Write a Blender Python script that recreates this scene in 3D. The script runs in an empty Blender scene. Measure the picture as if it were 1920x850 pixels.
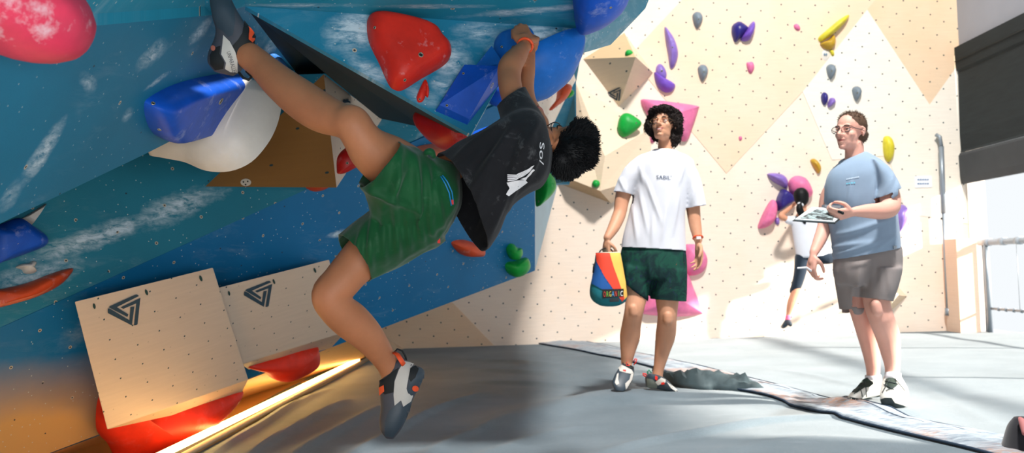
import bpy, bmesh, math, random
import numpy as np
from mathutils import Vector, Matrix, noise
from mathutils.bvhtree import BVHTree
from mathutils.geometry import tessellate_polygon
random.seed(7); rng = np.random.default_rng(7)
SC = bpy.context.scene; COL = SC.collection
# ------------------------------------------------------------------ camera model (1920 x 850 frame, 35 mm lens)
F = 1867.0; H = 0.85; PITCH = math.atan(80/F); ROLL = 0.033
R0 = Vector((1,0,0)); U0 = Vector((0,-math.sin(PITCH),math.cos(PITCH))); FW = Vector((0,math.cos(PITCH),math.sin(PITCH)))
CU = U0*math.cos(ROLL)+R0*math.sin(ROLL); CR = R0*math.cos(ROLL)-U0*math.sin(ROLL)
CAM = Vector((0,0,H))
def ray(px,py): return FW+CR*((px-960)/F)+CU*((425-py)/F)
def P(px,py,Y): d = ray(px,py); return CAM+d*(Y/d.y)
def G(px,py,z=0.0): d = ray(px,py); return CAM+d*((z-H)/d.z)
def PX(px,py,X): d = ray(px,py); return CAM+d*(X/d.x)
def plane3(a,b,c):
    n = (b-a).cross(c-a).normalized()
    if n.dot(CAM-a) < 0: n = -n
    return (a.copy(), n)
def on(px,py,pl): d = ray(px,py); a,n = pl; return CAM+d*((a-CAM).dot(n)/d.dot(n))
def M(px,Y): return px*Y/F          # pixels at a depth -> metres
# ------------------------------------------------------------------ objects
WL = {}
def tag(o,label=None,cat=None,group=None,kind=None):
    if label: o['label']=label
    if cat: o['category']=cat
    if group: o['group']=group
    if kind: o['kind']=kind
    return o
def empty(name,loc,label=None,cat=None,group=None,kind=None):
    o = bpy.data.objects.new(name,None); COL.objects.link(o); o.location = loc; o.empty_display_size=.1
    WL[o.name]=Vector(loc); return tag(o,label,cat,group,kind)
def obj(name,vf,mats,parent=None,smooth=True,uv=None,origin=None,mi=None,solid=0,subd=0,sharp=None):
    v,f = vf; v = np.asarray([tuple(x) for x in v],dtype=float) if not isinstance(v,np.ndarray) else v
    if origin is None:
        lo,hi = v.min(0),v.max(0); origin = Vector(((lo[0]+hi[0])/2,(lo[1]+hi[1])/2,lo[2] if parent is None else (lo[2]+hi[2])/2))
    origin = Vector(origin)
    me = bpy.data.meshes.new(name); me.from_pydata((v-np.array(origin)).tolist(),[],[list(map(int,x)) for x in f]); me.update()
    if not isinstance(mats,(list,tuple)): mats=[mats]
    for m in mats: me.materials.append(m)
    if mi is not None: me.polygons.foreach_set('material_index',list(mi))
    if smooth: me.polygons.foreach_set('use_smooth',[True]*len(me.polygons))
    if sharp is not None and smooth: me.set_sharp_from_angle(angle=math.radians(sharp))
    if uv is not None:
        a,ex,ey = uv; L = me.uv_layers.new(name='UVMap'); w = v-np.array(a)
        uu = w@np.array(ex); vv = w@np.array(ey)
        li = np.empty(len(me.loops),dtype=np.int32); me.loops.foreach_get('vertex_index',li)
        L.data.foreach_set('uv',np.stack([uu[li],vv[li]],1).ravel())
    o = bpy.data.objects.new(name,me); COL.objects.link(o); WL[o.name]=origin
    if parent is not None: o.parent = parent; o.location = origin-WL[parent.name]
    else: o.location = origin
    if solid:
        m = o.modifiers.new('s','SOLIDIFY'); m.thickness=solid; m.offset=-1
    if subd:
        m = o.modifiers.new('d','SUBSURF'); m.levels=subd; m.render_levels=subd
    return o
def join(*vfs):
    V=[];Fc=[]; n=0
    for v,f in vfs:
        V += [tuple(x) for x in v]; Fc += [[i+n for i in q] for q in f]; n += len(v)
    return V,Fc
# ------------------------------------------------------------------ shapes (return verts, faces)
def frame(d,hint=Vector((0,0,1))):
    d = Vector(d).normalized()
    if abs(d.dot(hint))>.97: hint = Vector((1,0,0))
    a = d.cross(hint).normalized(); return a,d.cross(a).normalized()
def loft(rings,cap=True,closed=False):
    n = len(rings[0]); V=[p for r in rings for p in r]; Fc=[]
    m = len(rings)
    for i in range(m-1+(1 if closed else 0)):
        j=(i+1)%m
        for k in range(n):
            l=(k+1)%n; Fc.append([i*n+k,i*n+l,j*n+l,j*n+k])
    if cap and not closed:
        Fc.append(list(range(n))[::-1]); Fc.append([(m-1)*n+k for k in range(n)])
    return V,Fc
def catmull(pts,sub,closed=False):
    pts=[Vector(p) if len(p)<=4 else p for p in pts]; n=len(pts); out=[]
    def g(i): return pts[i%n] if closed else pts[max(0,min(n-1,i))]
    for i in range(n if closed else n-1):
        p0,p1,p2,p3=g(i-1),g(i),g(i+1),g(i+2)
        for k in range(sub):
            t=k/sub
            out.append(.5*((2*p1)+(p2-p0)*t+(2*p0-5*p1+4*p2-p3)*t*t+(3*p1-p0-3*p2+p3)*t*t*t))
    if not closed: out.append(pts[-1])
    return out
def tube(pts,rad,n=12,cap=True,round_ends=False,flat=None):
    pts=[Vector(p) for p in pts]
    if not isinstance(rad,(list,tuple)): rad=[rad]*len(pts)
    rad=list(rad)
    if round_ends:
        d0=(pts[0]-pts[1]).normalized(); d1=(pts[-1]-pts[-2]).normalized(); a=[];b=[];ra=[];rb=[]
        for t in (85,60,30):
            t=math.radians(t); a.append(pts[0]+d0*rad[0]*math.sin(t)); ra.append(rad[0]*math.cos(t))
        for t in (30,60,85):
            t=math.radians(t); b.append(pts[-1]+d1*rad[-1]*math.sin(t)); rb.append(rad[-1]*math.cos(t))
        pts=a+pts+b; rad=ra+rad+rb
    rings=[]; a=None
    for i,p in enumerate(pts):
        d=(pts[min(i+1,len(pts)-1)]-pts[max(i-1,0)]).normalized()
        if a is None: a,b=frame(d)
        else:
            a=(a-d*a.dot(d)).normalized(); b=d.cross(a).normalized()
        r=rad[i]; fl = 1 if flat is None else flat
        rings.append([p+a*(r*math.cos(2*math.pi*k/n))+b*(fl*r*math.sin(2*math.pi*k/n)) for k in range(n)])
    return loft(rings,cap)
def chain(pts,sub=5,n=20):     # (px,py,Y,rpx)
    q=[(*P(x,y,Y),M(r,Y)) for x,y,Y,r in pts]; q=catmull([Vector(t) for t in q],sub)
    return tube([Vector(t[:3]) for t in q],[max(t[3],.001) for t in q],n,round_ends=True)
def wchain(pts,sub=4,n=16):    # world (Vector, r)
    q=catmull([Vector((*p,r)) for p,r in pts],sub)
    return tube([Vector(t[:3]) for t in q],[max(t[3],.0008) for t in q],n,round_ends=True)
def ell(c,a,b,d,nu=16,nv=10):
    V=[c-d];
    for j in range(1,nv):
        t=-math.pi/2+math.pi*j/nv
        for i in range(nu):
            q=2*math.pi*i/nu; V.append(c+a*(math.cos(t)*math.cos(q))+b*(math.cos(t)*math.sin(q))+d*math.sin(t))
    V.append(c+d); Fc=[]
    for i in range(nu):
        Fc.append([0,1+(i+1)%nu,1+i])
        for j in range(nv-2):
            x=1+j*nu; Fc.append([x+i,x+(i+1)%nu,x+nu+(i+1)%nu,x+nu+i])
        x=1+(nv-2)*nu; Fc.append([x+i,x+(i+1)%nu,len(V)-1])
    return V,Fc
def ball(c,r,nu=16,nv=10): return ell(Vector(c),Vector((r,0,0)),Vector((0,r,0)),Vector((0,0,r)),nu,nv)
def box(c,sx,sy,sz,ax=None):
    c=Vector(c); ax=ax or (Vector((1,0,0)),Vector((0,1,0)),Vector((0,0,1)))
    V=[c+ax[0]*(sx*i/2)+ax[1]*(sy*j/2)+ax[2]*(sz*k/2) for k in(-1,1) for j in(-1,1) for i in(-1,1)]
    return V,[[0,2,3,1],[4,5,7,6],[0,1,5,4],[2,6,7,3],[0,4,6,2],[1,3,7,5]]
def bar(a,b,w,h,up=Vector((0,0,1))):
    a=Vector(a);b=Vector(b); d=(b-a); L=d.length; d=d.normalized(); s=d.cross(up).normalized(); u=s.cross(d)
    return box((a+b)/2,L,w,h,(d,s,u))
def pring(p1,p2,Y,dr,n=28,sq=2.0,tw=0):   # elliptical ring whose silhouette runs between two pixels
    a=P(p1[0],p1[1],Y-tw/2); b=P(p2[0],p2[1],Y+tw/2); c=(a+b)/2; u=(b-a)/2; v=Vector((0,dr,0))
    out=[]
    for k in range(n):
        t=2*math.pi*k/n; ct,st=math.cos(t),math.sin(t)
        out.append(c+u*(math.copysign(abs(ct)**(2/sq),ct))+v*(math.copysign(abs(st)**(2/sq),st)))
    return out
def ploft(rings,sub=4,n=28,sq=2.0):        # rings (p1,p2,Y,dr)
    q=catmull([Vector((*a,*b))for a,b,Y,d in rings],sub); w=catmull([Vector((Y,d,0)) for a,b,Y,d in rings],sub)
    return loft([pring((a[0],a[1]),(a[2],a[3]),b[0],b[1],n,sq) for a,b in zip(q,w)])
# ------------------------------------------------------------------ fusing shells into one surface
def fuse(shells,voxel,smooth=3,fn=None):
    V,Fc=join(*shells); me=bpy.data.meshes.new('tmp'); me.from_pydata(V,[],Fc); me.update()
    bm=bmesh.new(); bm.from_mesh(me); bmesh.ops.recalc_face_normals(bm,faces=bm.faces); bm.to_mesh(me); bm.free()
    o=bpy.data.objects.new('tmp',me); COL.objects.link(o)
    m=o.modifiers.new('r','REMESH'); m.mode='VOXEL'; m.voxel_size=voxel; m.adaptivity=0
    dg=bpy.context.evaluated_depsgraph_get(); ev=o.evaluated_get(dg); r=ev.to_mesh()
    v=np.empty(len(r.vertices)*3); r.vertices.foreach_get('co',v); v=v.reshape(-1,3)
    f=[tuple(p.vertices) for p in r.polygons]
    e=np.empty(len(r.edges)*2,dtype=np.int64); r.edges.foreach_get('vertices',e); e=e.reshape(-1,2)
    ev.to_mesh_clear(); bpy.data.objects.remove(o); bpy.data.meshes.remove(me)
    v=smoothv(v,e,smooth)
    return v,f
def edges_of(f):
    s=set()
    for q in f:
        for i in range(len(q)):
            a,b=q[i],q[(i+1)%len(q)]; s.add((min(a,b),max(a,b)))
    return np.array(list(s))
def smoothv(v,e,it,k=.5):
    cnt=np.zeros(len(v)); np.add.at(cnt,e[:,0],1); np.add.at(cnt,e[:,1],1); cnt[cnt==0]=1
    for i in range(it):
        s=np.zeros_like(v); np.add.at(s,e[:,0],v[e[:,1]]); np.add.at(s,e[:,1],v[e[:,0]])
        v=v+k*(s/cnt[:,None]-v)
    return v
def normals(v,f):
    q=np.array([x if len(x)==4 else (x[0],x[1],x[2],x[2]) for x in f]); n=np.cross(v[q[:,2]]-v[q[:,0]],v[q[:,3]]-v[q[:,1]])
    N=np.zeros_like(v)
    for k in range(4): np.add.at(N,q[:,k],n)
    return N/np.maximum(np.linalg.norm(N,axis=1,keepdims=True),1e-12)
def wrinkle(v,f,amp,freq,stretch_dir=None,stretch=4,seed=0,sharp=1):
    N=normals(v,f); d=np.zeros(len(v)); sd=np.array(Vector(stretch_dir).normalized()) if stretch_dir is not None else None
    for i,p in enumerate(v):
        q=p*freq
        if sd is not None: q=q-sd*(q@sd)*(1-1/stretch)
        a=noise.noise(Vector(q+seed)); b=noise.noise(Vector(q*2.1+seed+9))
        d[i]=amp*((1-abs(a)*2)*.8*sharp+a*(1-sharp)+b*.35-.3)
    return v+N*d[:,None],f
def cutcaps(v,f,caps):        # caps: (centre, outward normal, radius)
    bm=bmesh.new(); vs=[bm.verts.new(p) for p in v]
    for q in f:
        try: bm.faces.new([vs[i] for i in q])
        except ValueError: pass
    for cc in caps:
        c,n,R=cc[:3]; hi=cc[3] if len(cc)>3 else .05; c=Vector(c); n=Vector(n).normalized()
        def near(p,lo,hi):
            w=p-c; d=w.dot(n); return lo<d<hi and (w-n*d).length<R
        fs=[q for q in bm.faces if near(q.calc_center_median(),-.03,hi)]
        gm_=list({e for q in fs for e in q.edges})+list({x for q in fs for x in q.verts})+fs
        bmesh.ops.bisect_plane(bm,geom=gm_,plane_co=c-n*.008,plane_no=n,clear_outer=False)
        kill=[q for q in bm.faces if near(q.calc_center_median(),-.0079,hi)]
        bmesh.ops.delete(bm,geom=kill,context='FACES')
    bmesh.ops.delete(bm,geom=[x for x in bm.verts if not x.link_faces],context='VERTS')
    bm.verts.index_update(); v2=np.array([tuple(x.co) for x in bm.verts]); f2=[[x.index for x in q.verts] for q in bm.faces]; bm.free()
    return v2,f2
def clip_faces(v,f,fn):
    fc=np.array([v[list(q)].mean(0) for q in f]); k=fn(fc); return v,[q for q,a in zip(f,k) if a]
def compact(v,f):
    used=sorted({i for q in f for i in q}); m={a:b for b,a in enumerate(used)}
    return np.array([v[i] for i in used]),[[m[i] for i in q] for q in f]
def bvh_of(vf):
    v,f=vf; return BVHTree.FromPolygons([Vector(p) for p in v],[list(q) for q in f])
# ------------------------------------------------------------------ decals laid on a surface
def lay(px,py,bvh,off):
    d=ray(px,py).normalized(); h=bvh.ray_cast(CAM,d)
    if h[0] is None:
        return None
    n=h[1]
    if n.dot(d)>0: n=-n
    return h[0]+n*off
def grid_in(poly,step):
    xs=[p[0] for p in poly]; ys=[p[1] for p in poly]; out=[]
    bm=bmesh.new(); vs=[bm.verts.new((x,y,0)) for x,y in poly]; bm.faces.new(vs)
    for ax,lo,hi in ((0,min(xs),max(xs)),(1,min(ys),max(ys))):
        k=lo+step
        while k<hi:
            co=(k,0,0) if ax==0 else (0,k,0); no=(1,0,0) if ax==0 else (0,1,0)
            bmesh.ops.bisect_plane(bm,geom=bm.verts[:]+bm.edges[:]+bm.faces[:],plane_co=co,plane_no=no); k+=step
    bm.verts.index_update()
    r=[tuple(v.co[:2]) for v in bm.verts],[[v.index for v in f.verts] for f in bm.faces]; bm.free(); return r
def decal(polys,bvh,off=.0015,step=6,thick=.0):
    shells=[]
    for poly in polys:
        v2,f=grid_in(poly,step); V=[lay(x,y,bvh,off) for x,y in v2]
        ok=[p is not None for p in V]
        if not any(ok): continue
        for i,p in enumerate(V):
            if p is None:
                j=min((k for k in range(len(V)) if ok[k]),key=lambda k:(v2[k][0]-v2[i][0])**2+(v2[k][1]-v2[i][1])**2)
                dd=(V[j]-CAM).length; V[i]=None; V[i]=CAM+ray(*v2[i]).normalized()*dd
        shells.append((V,f))
    return join(*shells)
def circle(cx,cy,rx,ry=None,n=20,rot=0):
    ry=ry or rx; c,s=math.cos(rot),math.sin(rot)
    return [(cx+rx*math.cos(t)*c-ry*math.sin(t)*s,cy+rx*math.cos(t)*s+ry*math.sin(t)*c) for t in [2*math.pi*k/n for k in range(n)]]
def text_polys(txt):
    cu=bpy.data.curves.new('t','FONT'); cu.body=txt; cu.size=1; cu.resolution_u=3
    o=bpy.data.objects.new('t',cu); COL.objects.link(o); dg=bpy.context.evaluated_depsgraph_get(); me=o.evaluated_get(dg).to_mesh()
    v=[tuple(p.co[:2]) for p in me.vertices]; f=[list(p.vertices) for p in me.polygons]; o.evaluated_get(dg).to_mesh_clear(); bpy.data.objects.remove(o)
    w=max(p[0] for p in v); h=max(p[1] for p in v)
    return [(x/w,y/h) for x,y in v],f
def text_decal(txt,o,ex,ey,bvh,off=.002):      # o: pixel of lower left, ex/ey: pixel vectors of the full width and height
    v,f=text_polys(txt); V=[]
    for x,y in v:
        p=lay(o[0]+ex[0]*x+ey[0]*y,o[1]+ex[1]*x+ey[1]*y,bvh,off)
        if p is None: p = V[-1] if V else P(o[0],o[1],3)
        V.append(p)
    return V,f
# ------------------------------------------------------------------ materials
def lin(c):
    return tuple((x/12.92 if x<=.04045 else ((x+.055)/1.055)**2.4) for x in [k/255 for k in c])
class NT:
    def __init__(s,name):
        s.m=bpy.data.materials.new(name); s.m.use_nodes=True; s.t=s.m.node_tree; s.b=s.t.nodes['Principled BSDF']
    def n(s,t,**k):
        x=s.t.nodes.new(t)
        for a,b in k.items(): setattr(x,a,b)
        return x
    def l(s,a,b): s.t.links.new(a,b)
    def val(s,sock,v):
        if hasattr(v,'is_output') or isinstance(v,bpy.types.NodeSocket): s.l(v,sock)
        else: sock.default_value=v
    def math(s,op,a,b=0,clamp=False):
        x=s.n('ShaderNodeMath',operation=op,use_clamp=clamp); s.val(x.inputs[0],a); s.val(x.inputs[1],b); return x.outputs[0]
    def mix(s,f,a,b,mode='MIX'):
        x=s.n('ShaderNodeMix',data_type='RGBA',blend_type=mode); s.val(x.inputs[0],f)
        for i,c in ((6,a),(7,b)):
            if isinstance(c,tuple): c=(*c[:3],1)
            s.val(x.inputs[i],c)
        return x.outputs[2]
    def noise(s,vec,scale,detail=4,rough=.55,dist=0):
        x=s.n('ShaderNodeTexNoise'); s.l(vec,x.inputs['Vector']); x.inputs['Scale'].default_value=scale; x.inputs['Detail'].default_value=detail; x.inputs['Roughness'].default_value=rough; x.inputs['Distortion'].default_value=dist; return x.outputs['Fac']
    def ramp(s,f,lo,hi):
        x=s.n('ShaderNodeMapRange'); s.val(x.inputs[0],f); x.inputs[1].default_value=lo; x.inputs[2].default_value=hi; return x.outputs[0]
    def map(s,vec,loc=(0,0,0),rot=(0,0,0),sc=(1,1,1)):
        x=s.n('ShaderNodeMapping'); s.l(vec,x.inputs[0]); x.inputs[1].default_value=loc; x.inputs[2].default_value=rot; x.inputs[3].default_value=sc; return x.outputs[0]
    def co(s,k='Object'): return s.n('ShaderNodeTexCoord').outputs[k]
    def bump(s,h,st=.3,d=.01):
        x=s.n('ShaderNodeBump'); s.l(h,x.inputs['Height']); x.inputs['Strength'].default_value=st; x.inputs['Distance'].default_value=d; s.l(x.outputs[0],s.b.inputs['Normal'])
    def out(s,col=None,rough=.6,spec=.4):
        if col is not None: s.val(s.b.inputs['Base Color'],(*col[:3],1) if isinstance(col,tuple) else col)
        s.val(s.b.inputs['Roughness'],rough); s.b.inputs['Specular IOR Level'].default_value=spec; return s.m
def mat(name,c,rough=.6,var=.12,scale=30,bump=0,spec=.4,metal=0,bd=.002,sss=0,sheen=0):
    m=NT(name); c=lin(c); o=m.co(); n=m.noise(o,scale)
    col=m.mix(n,tuple(x*(1-var) for x in c),tuple(min(1,x*(1+var)) for x in c))
    if bump: m.bump(m.noise(o,scale*4,3),bump,bd)
    m.b.inputs['Metallic'].default_value=metal
    if sss:
        m.b.inputs['Subsurface Weight'].default_value=sss; m.b.inputs['Subsurface Radius'].default_value=(.012,.005,.003); m.b.inputs['Subsurface Scale'].default_value=1
    if sheen: m.b.inputs['Sheen Weight'].default_value=sheen; m.b.inputs['Sheen Roughness'].default_value=.6
    return m.out(col,rough,spec)
def hold_mat(name,c,chalk=.5,rough=.5,dark=.75):
    m=NT(name); c=lin(c); o=m.co(); n=m.noise(o,9,5,.6)
    col=m.mix(m.ramp(n,.35,.7),tuple(x*dark for x in c),c)
    k=m.ramp(m.noise(m.map(o,loc=(3,1,2)),11,6,.7),.56,.80); col=m.mix(m.math('MULTIPLY',k,chalk),col,(.80,.82,.86))
    m.bump(m.noise(o,350,2),.25,.001); return m.out(col,rough,.35)
def emit(name,c,s):
    m=NT(name); m.b.inputs['Emission Color'].default_value=(*c,1); m.b.inputs['Emission Strength'].default_value=s; return m.out(c,.5)
def dots(m,uv,rot,sp,r,rand=0.0,off=(0,0)):
    v=m.n('ShaderNodeTexVoronoi',voronoi_dimensions='2D'); m.l(m.map(uv,loc=(off[0],off[1],0),rot=(0,0,rot),sc=(1/sp,1/sp,1)),v.inputs['Vector'])
    v.inputs['Scale'].default_value=1; v.inputs['Randomness'].default_value=rand
    return m.math('LESS_THAN',v.outputs['Distance'],r/sp)
def smudges(m,uv,lst,wobble=1.5):
    tot=None
    for (u,v,ru,rv,rot,s) in lst:
        q=m.map(uv,loc=(0,0,0)); 
        sub=m.n('ShaderNodeVectorMath',operation='SUBTRACT'); m.l(q,sub.inputs[0]); sub.inputs[1].default_value=(u,v,0)
        mp=m.map(sub.outputs[0],rot=(0,0,-rot)); mp=m.map(mp,sc=(1/ru,1/rv,0))
        ln=m.n('ShaderNodeVectorMath',operation='LENGTH'); m.l(mp,ln.inputs[0]); wob=m.math('MULTIPLY',m.math('SUBTRACT',m.noise(uv,7,5,.65),.5),wobble)
        a=m.math('MULTIPLY',m.math('SUBTRACT',m.math('ADD',wob,1),ln.outputs['Value'],True),s)
        tot=a if tot is None else m.math('MAXIMUM',tot,a)
    return tot
def paint_mat(name,c,uvs=None,rot=.4,sp=.2,chips=1.0,chalk=.5,streak=.6,rough=.55,tan_fade=None,dotr=.006,loc=0,cdark=.82):
    m=NT(name); c=lin(c); uv=m.co('UV'); n=m.noise(uv,2.2,5,.6)
    col=m.mix(m.ramp(n,.3,.7),tuple(x*cdark for x in c),c)
    col=m.mix(m.math('MULTIPLY',m.ramp(m.noise(uv,420,2,.5),.35,.75),.16),col,tuple(min(1,x*1.6+.03) for x in c))
    # chalk streaks
    st=m.noise(m.map(uv,loc=(loc,loc*.7,0),rot=(0,0,streak),sc=(3,11,1)),1.6,9,.72,.6)
    patch=m.ramp(m.noise(m.map(uv,loc=(loc+4,2,0)),1.7,4,.6),.5,.72)
    k=m.math('MULTIPLY',m.math('MULTIPLY',m.ramp(st,.5,.72),patch),chalk)
    if uvs:
        s=smudges(m,uv,uvs); st2=m.ramp(m.noise(m.map(uv,rot=(0,0,streak),sc=(5,13,1)),3,9,.75,.5),.36,.66)
        k=m.math('MAXIMUM',k,m.math('MULTIPLY',m.math('MULTIPLY',s,1.7),st2,True))
    col=m.mix(k,col,(.62,.74,.80))
    if tan_fade:
        f=m.math('ADD',smudges(m,uv,tan_fade,.12),m.math('MULTIPLY',m.math('SUBTRACT',m.noise(uv,9,5,.6),.5),.12),True)
        f=m.math('MULTIPLY',f,m.math('GREATER_THAN',smudges(m,uv,tan_fade,.12),0.0))
        col=m.mix(f,col,lin((205,160,100)))  # blends the paint to golden tan inside the given ellipses
    # bolt holes with bare wood round them, and chips
    a=dots(m,uv,rot,sp,dotr); b=dots(m,uv,rot,sp,dotr*.5)
    rnd=m.math('GREATER_THAN',m.noise(uv,1/sp*1.3,0,0),.47)
    col=m.mix(m.math('MULTIPLY',a,rnd),col,(.55,.48,.36)); col=m.mix(b,col,(.03,.04,.05))
    ch=dots(m,uv,.3,.055,.0024,1.0); ch2=m.math('GREATER_THAN',m.noise(uv,6,2),.50)
    col=m.mix(m.math('MULTIPLY',m.math('MULTIPLY',ch,ch2),chips),col,(.55,.60,.58))
    m.bump(m.noise(uv,300,2),.12,.001)
    return m.out(col,rough,.3)
def ply_mat(name,c,rot=.5,sp=.17,r=.006,warm=.5,grain_rot=.2,rough=.5,cloud=1.4,dots_on=True,marks=.5):
    m=NT(name); c=lin(c); uv=m.co('UV')
    g=m.noise(m.map(uv,rot=(0,0,grain_rot),sc=(2,26,1)),2.2,6,.6,.4); cl=m.noise(uv,cloud,4,.6)
    col=m.mix(m.ramp(g,.35,.7),tuple(x*.93 for x in c),c)
    col=m.mix(m.math('MULTIPLY',m.ramp(cl,.4,.7),warm),col,(c[0]*.97,c[1]*.83,c[2]*.70))
    sc=m.ramp(m.noise(m.map(uv,rot=(0,0,.7),sc=(1.5,7,1)),3.5,9,.78,1),.66,.74)
    col=m.mix(m.math('MULTIPLY',sc,marks),col,tuple(x*.80 for x in c))
    if dots_on:
        col=m.mix(dots(m,uv,rot,sp,r),col,(.02,.05,.06))
        col=m.mix(m.math('MULTIPLY',dots(m,uv,.3,.16,.003,1.0),.7),col,tuple(x*.55 for x in c))
    return m.out(col,rough,.3)
def solid_panel(name,pts,mats,th=.03,parent=None,ux=None,away=True,mi=None,label=None):
    """polygon (world points) with thickness behind it"""
    pts=[Vector(p) for p in pts]; n=Vector((0,0,0))
    for i in range(len(pts)): n+=pts[i].cross(pts[(i+1)%len(pts)])
    n.normalize()
    if n.dot(CAM-pts[0])<0: pts=pts[::-1]; n=-n
    k=len(pts); V=pts+[p-n*th for p in pts]; Fc=[list(range(k)),[k+i for i in range(k)][::-1]]
    for i in range(k): j=(i+1)%k; Fc.append([i,k+i,k+j,j])
    ex=Vector(ux).normalized() if ux is not None else Vector((1,0,0)); ex=(ex-n*ex.dot(n)).normalized(); ey=n.cross(ex)
    o=obj(name,(V,Fc),mats,parent,smooth=False,uv=(pts[0]*0,ex,ey))
    return o,(ex,ey)
WORLD=1.0; SUNE=15.0; CEIL=2050; FRONT=175; EXPO=0.0
# ================================================================== ROOM
def basis(pl,px,py):
    a,n=pl; ex=(on(px+20,py,pl)-on(px,py,pl)).normalized(); ey=n.cross(ex); return ex,ey
def uvof(px,py,pl,b): p=on(px,py,pl); return p.dot(b[0]),p.dot(b[1])
def sm(pl,b,lst):      # smudges given in pixels: (px,py,rx,ry,rotdeg,strength)
    out=[]
    for px,py,rx,ry,rot,s in lst:
        u,v=uvof(px,py,pl,b); k=on(px,py,pl).y/F; out.append((u,v,rx*k,ry*k,math.radians(rot),s))
    return out
# --- planes of the left climbing wall
FL=plane3(P(466,710,5.5),P(1003,508,7.6),P(1003,350,7.15))
_e0=on(0,618,FL); _e1=on(560,362,FL); EPL=plane3(_e0,_e1,P(270,290,on(270,290,FL).y+.30))
BPL=plane3(P(0,420,2.45),P(270,290,3.2),P(400,28,3.12))
CPL=plane3(P(460,12,3.22),P(1092,54,3.62),P(883,253,3.32))
TPL=plane3(P(460,12,3.22),P(1092,54,3.62),P(700,-150,2.65))
bF,bE,bB,bC,bT=[basis(p,x,y) for p,x,y in ((FL,500,500),(EPL,300,400),(BPL,200,200),(CPL,750,100),(TPL,700,0))]
TEAL=(22,116,150)
mF=paint_mat('blue_paint_lower',(4,112,164),sm(FL,bF,[(640,437,55,8,12,.9),(180,600,90,30,40,.35),(330,440,160,26,18,.6),(880,600,70,20,0,.2)]),rot=.5,sp=.19,chalk=.30,streak=-.5,tan_fade=sm(FL,bF,[(40,850,460,200,0,1.5)]),loc=3,dotr=.008)
mE=paint_mat('blue_paint_middle',(34,126,148),sm(EPL,bE,[(190,440,170,24,18,1),(330,390,120,30,22,.9),(60,520,110,30,12,.7),(700,360,60,30,20,.8),(800,270,80,26,30,.9),(930,215,40,30,20,.8)]),rot=.3,sp=.19,chalk=.35,streak=-.4,loc=7,dotr=.008)
mB=paint_mat('blue_paint_near',(20,122,156),sm(BPL,bB,[(80,285,38,85,-16,1.0),(290,100,70,34,24,.75),(375,58,50,28,30,.8),(165,155,62,20,-20,.6),(500,100,44,60,-30,.95),(290,155,60,10,26,.7),(240,215,30,20,0,.5),(20,365,40,40,0,.5),(190,350,70,12,30,.5)]),rot=.35,sp=.30,chalk=.30,streak=-.45,chips=.6,loc=1,dotr=.007)
mC=paint_mat('blue_paint_wedge',(34,130,162),sm(CPL,bC,[(660,60,50,70,-35,.9),(760,110,60,40,-60,.6),(1000,70,120,40,20,1.0),(850,110,50,44,40,.9),(690,130,50,26,-40,.8),(830,160,30,24,0,.7),(1030,100,70,40,20,1),(790,180,40,24,-30,.6),(900,60,60,30,0,.6)]),rot=.2,sp=.24,chalk=.40,streak=-.3,loc=5,dotr=.008)
mT=paint_mat('blue_paint_roof',(36,146,174),sm(TPL,bT,[(560,10,120,14,0,.8),(1000,20,160,22,12,1.0),(350,15,60,20,10,.6),(820,12,120,14,0,.7),(200,30,90,14,8,.35)]),rot=.5,sp=.2,chalk=.5,streak=-.3,loc=9,dotr=.008)
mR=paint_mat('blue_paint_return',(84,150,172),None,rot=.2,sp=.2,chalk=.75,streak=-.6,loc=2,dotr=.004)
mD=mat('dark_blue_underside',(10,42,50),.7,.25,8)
mPanelBack=mat('panel_back_ply',(150,120,85),.8,.2,20)
wl=empty('wall_left',(-1.5,5.2,0),kind='structure')
def wp(name,pts,m,pl,b,th=.03):
    pts=[Vector(p) for p in pts]; n=pl[1]; k=len(pts)
    c=sum(pts,Vector())/k; s=Vector((0,0,0))
    for i in range(k): s+=(pts[i]-c).cross(pts[(i+1)%k]-c)
    if s.dot(n)<0: pts=pts[::-1]
    V=pts+[p-n*th for p in pts]; Fc=[list(range(k)),[k+i for i in range(k)][::-1]]
    for i in range(k): j=(i+1)%k; Fc.append([i,k+i,k+j,j])
    return obj(name,(V,Fc),[m],wl,smooth=False,uv=((0,0,0),b[0],b[1]))
on_=lambda pl,l:[on(x,y,pl) for x,y in l]
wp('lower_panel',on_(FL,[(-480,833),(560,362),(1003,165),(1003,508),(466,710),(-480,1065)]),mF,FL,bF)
wp('middle_panel',on_(EPL,[(-480,836),(560,362),(1000,161),(1000,20),(500,60),(0,340),(-480,560)]),mE,EPL,bE)
wp('near_panel',on_(BPL,[(-480,109),(400,28),(460,12),(552,132),(515,166),(270,290),(-480,650)]),mB,BPL,bB,.05)
wp('wedge_panel',on_(CPL,[(460,12),(1092,54),(1079,104),(1000,130),(936,158),(883,253)]),mC,CPL,bC,.02)
wp('roof_panel',[P(460,12,3.22),P(1092,54,3.62)]+on_(TPL,[(1105,38),(1150,22),(1225,-45),(2000,-190),(2000,-420),(400,-420)]),mT,TPL,bT,.03)  # out-of-view right part is extended to shade the mat on the left
wp('roof_side_panel',[on(-480,109,BPL),on(400,28,BPL),P(460,12,3.22)]+on_(TPL,[(400,-420),(-480,-420)]),mT,TPL,bT,.03)
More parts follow.
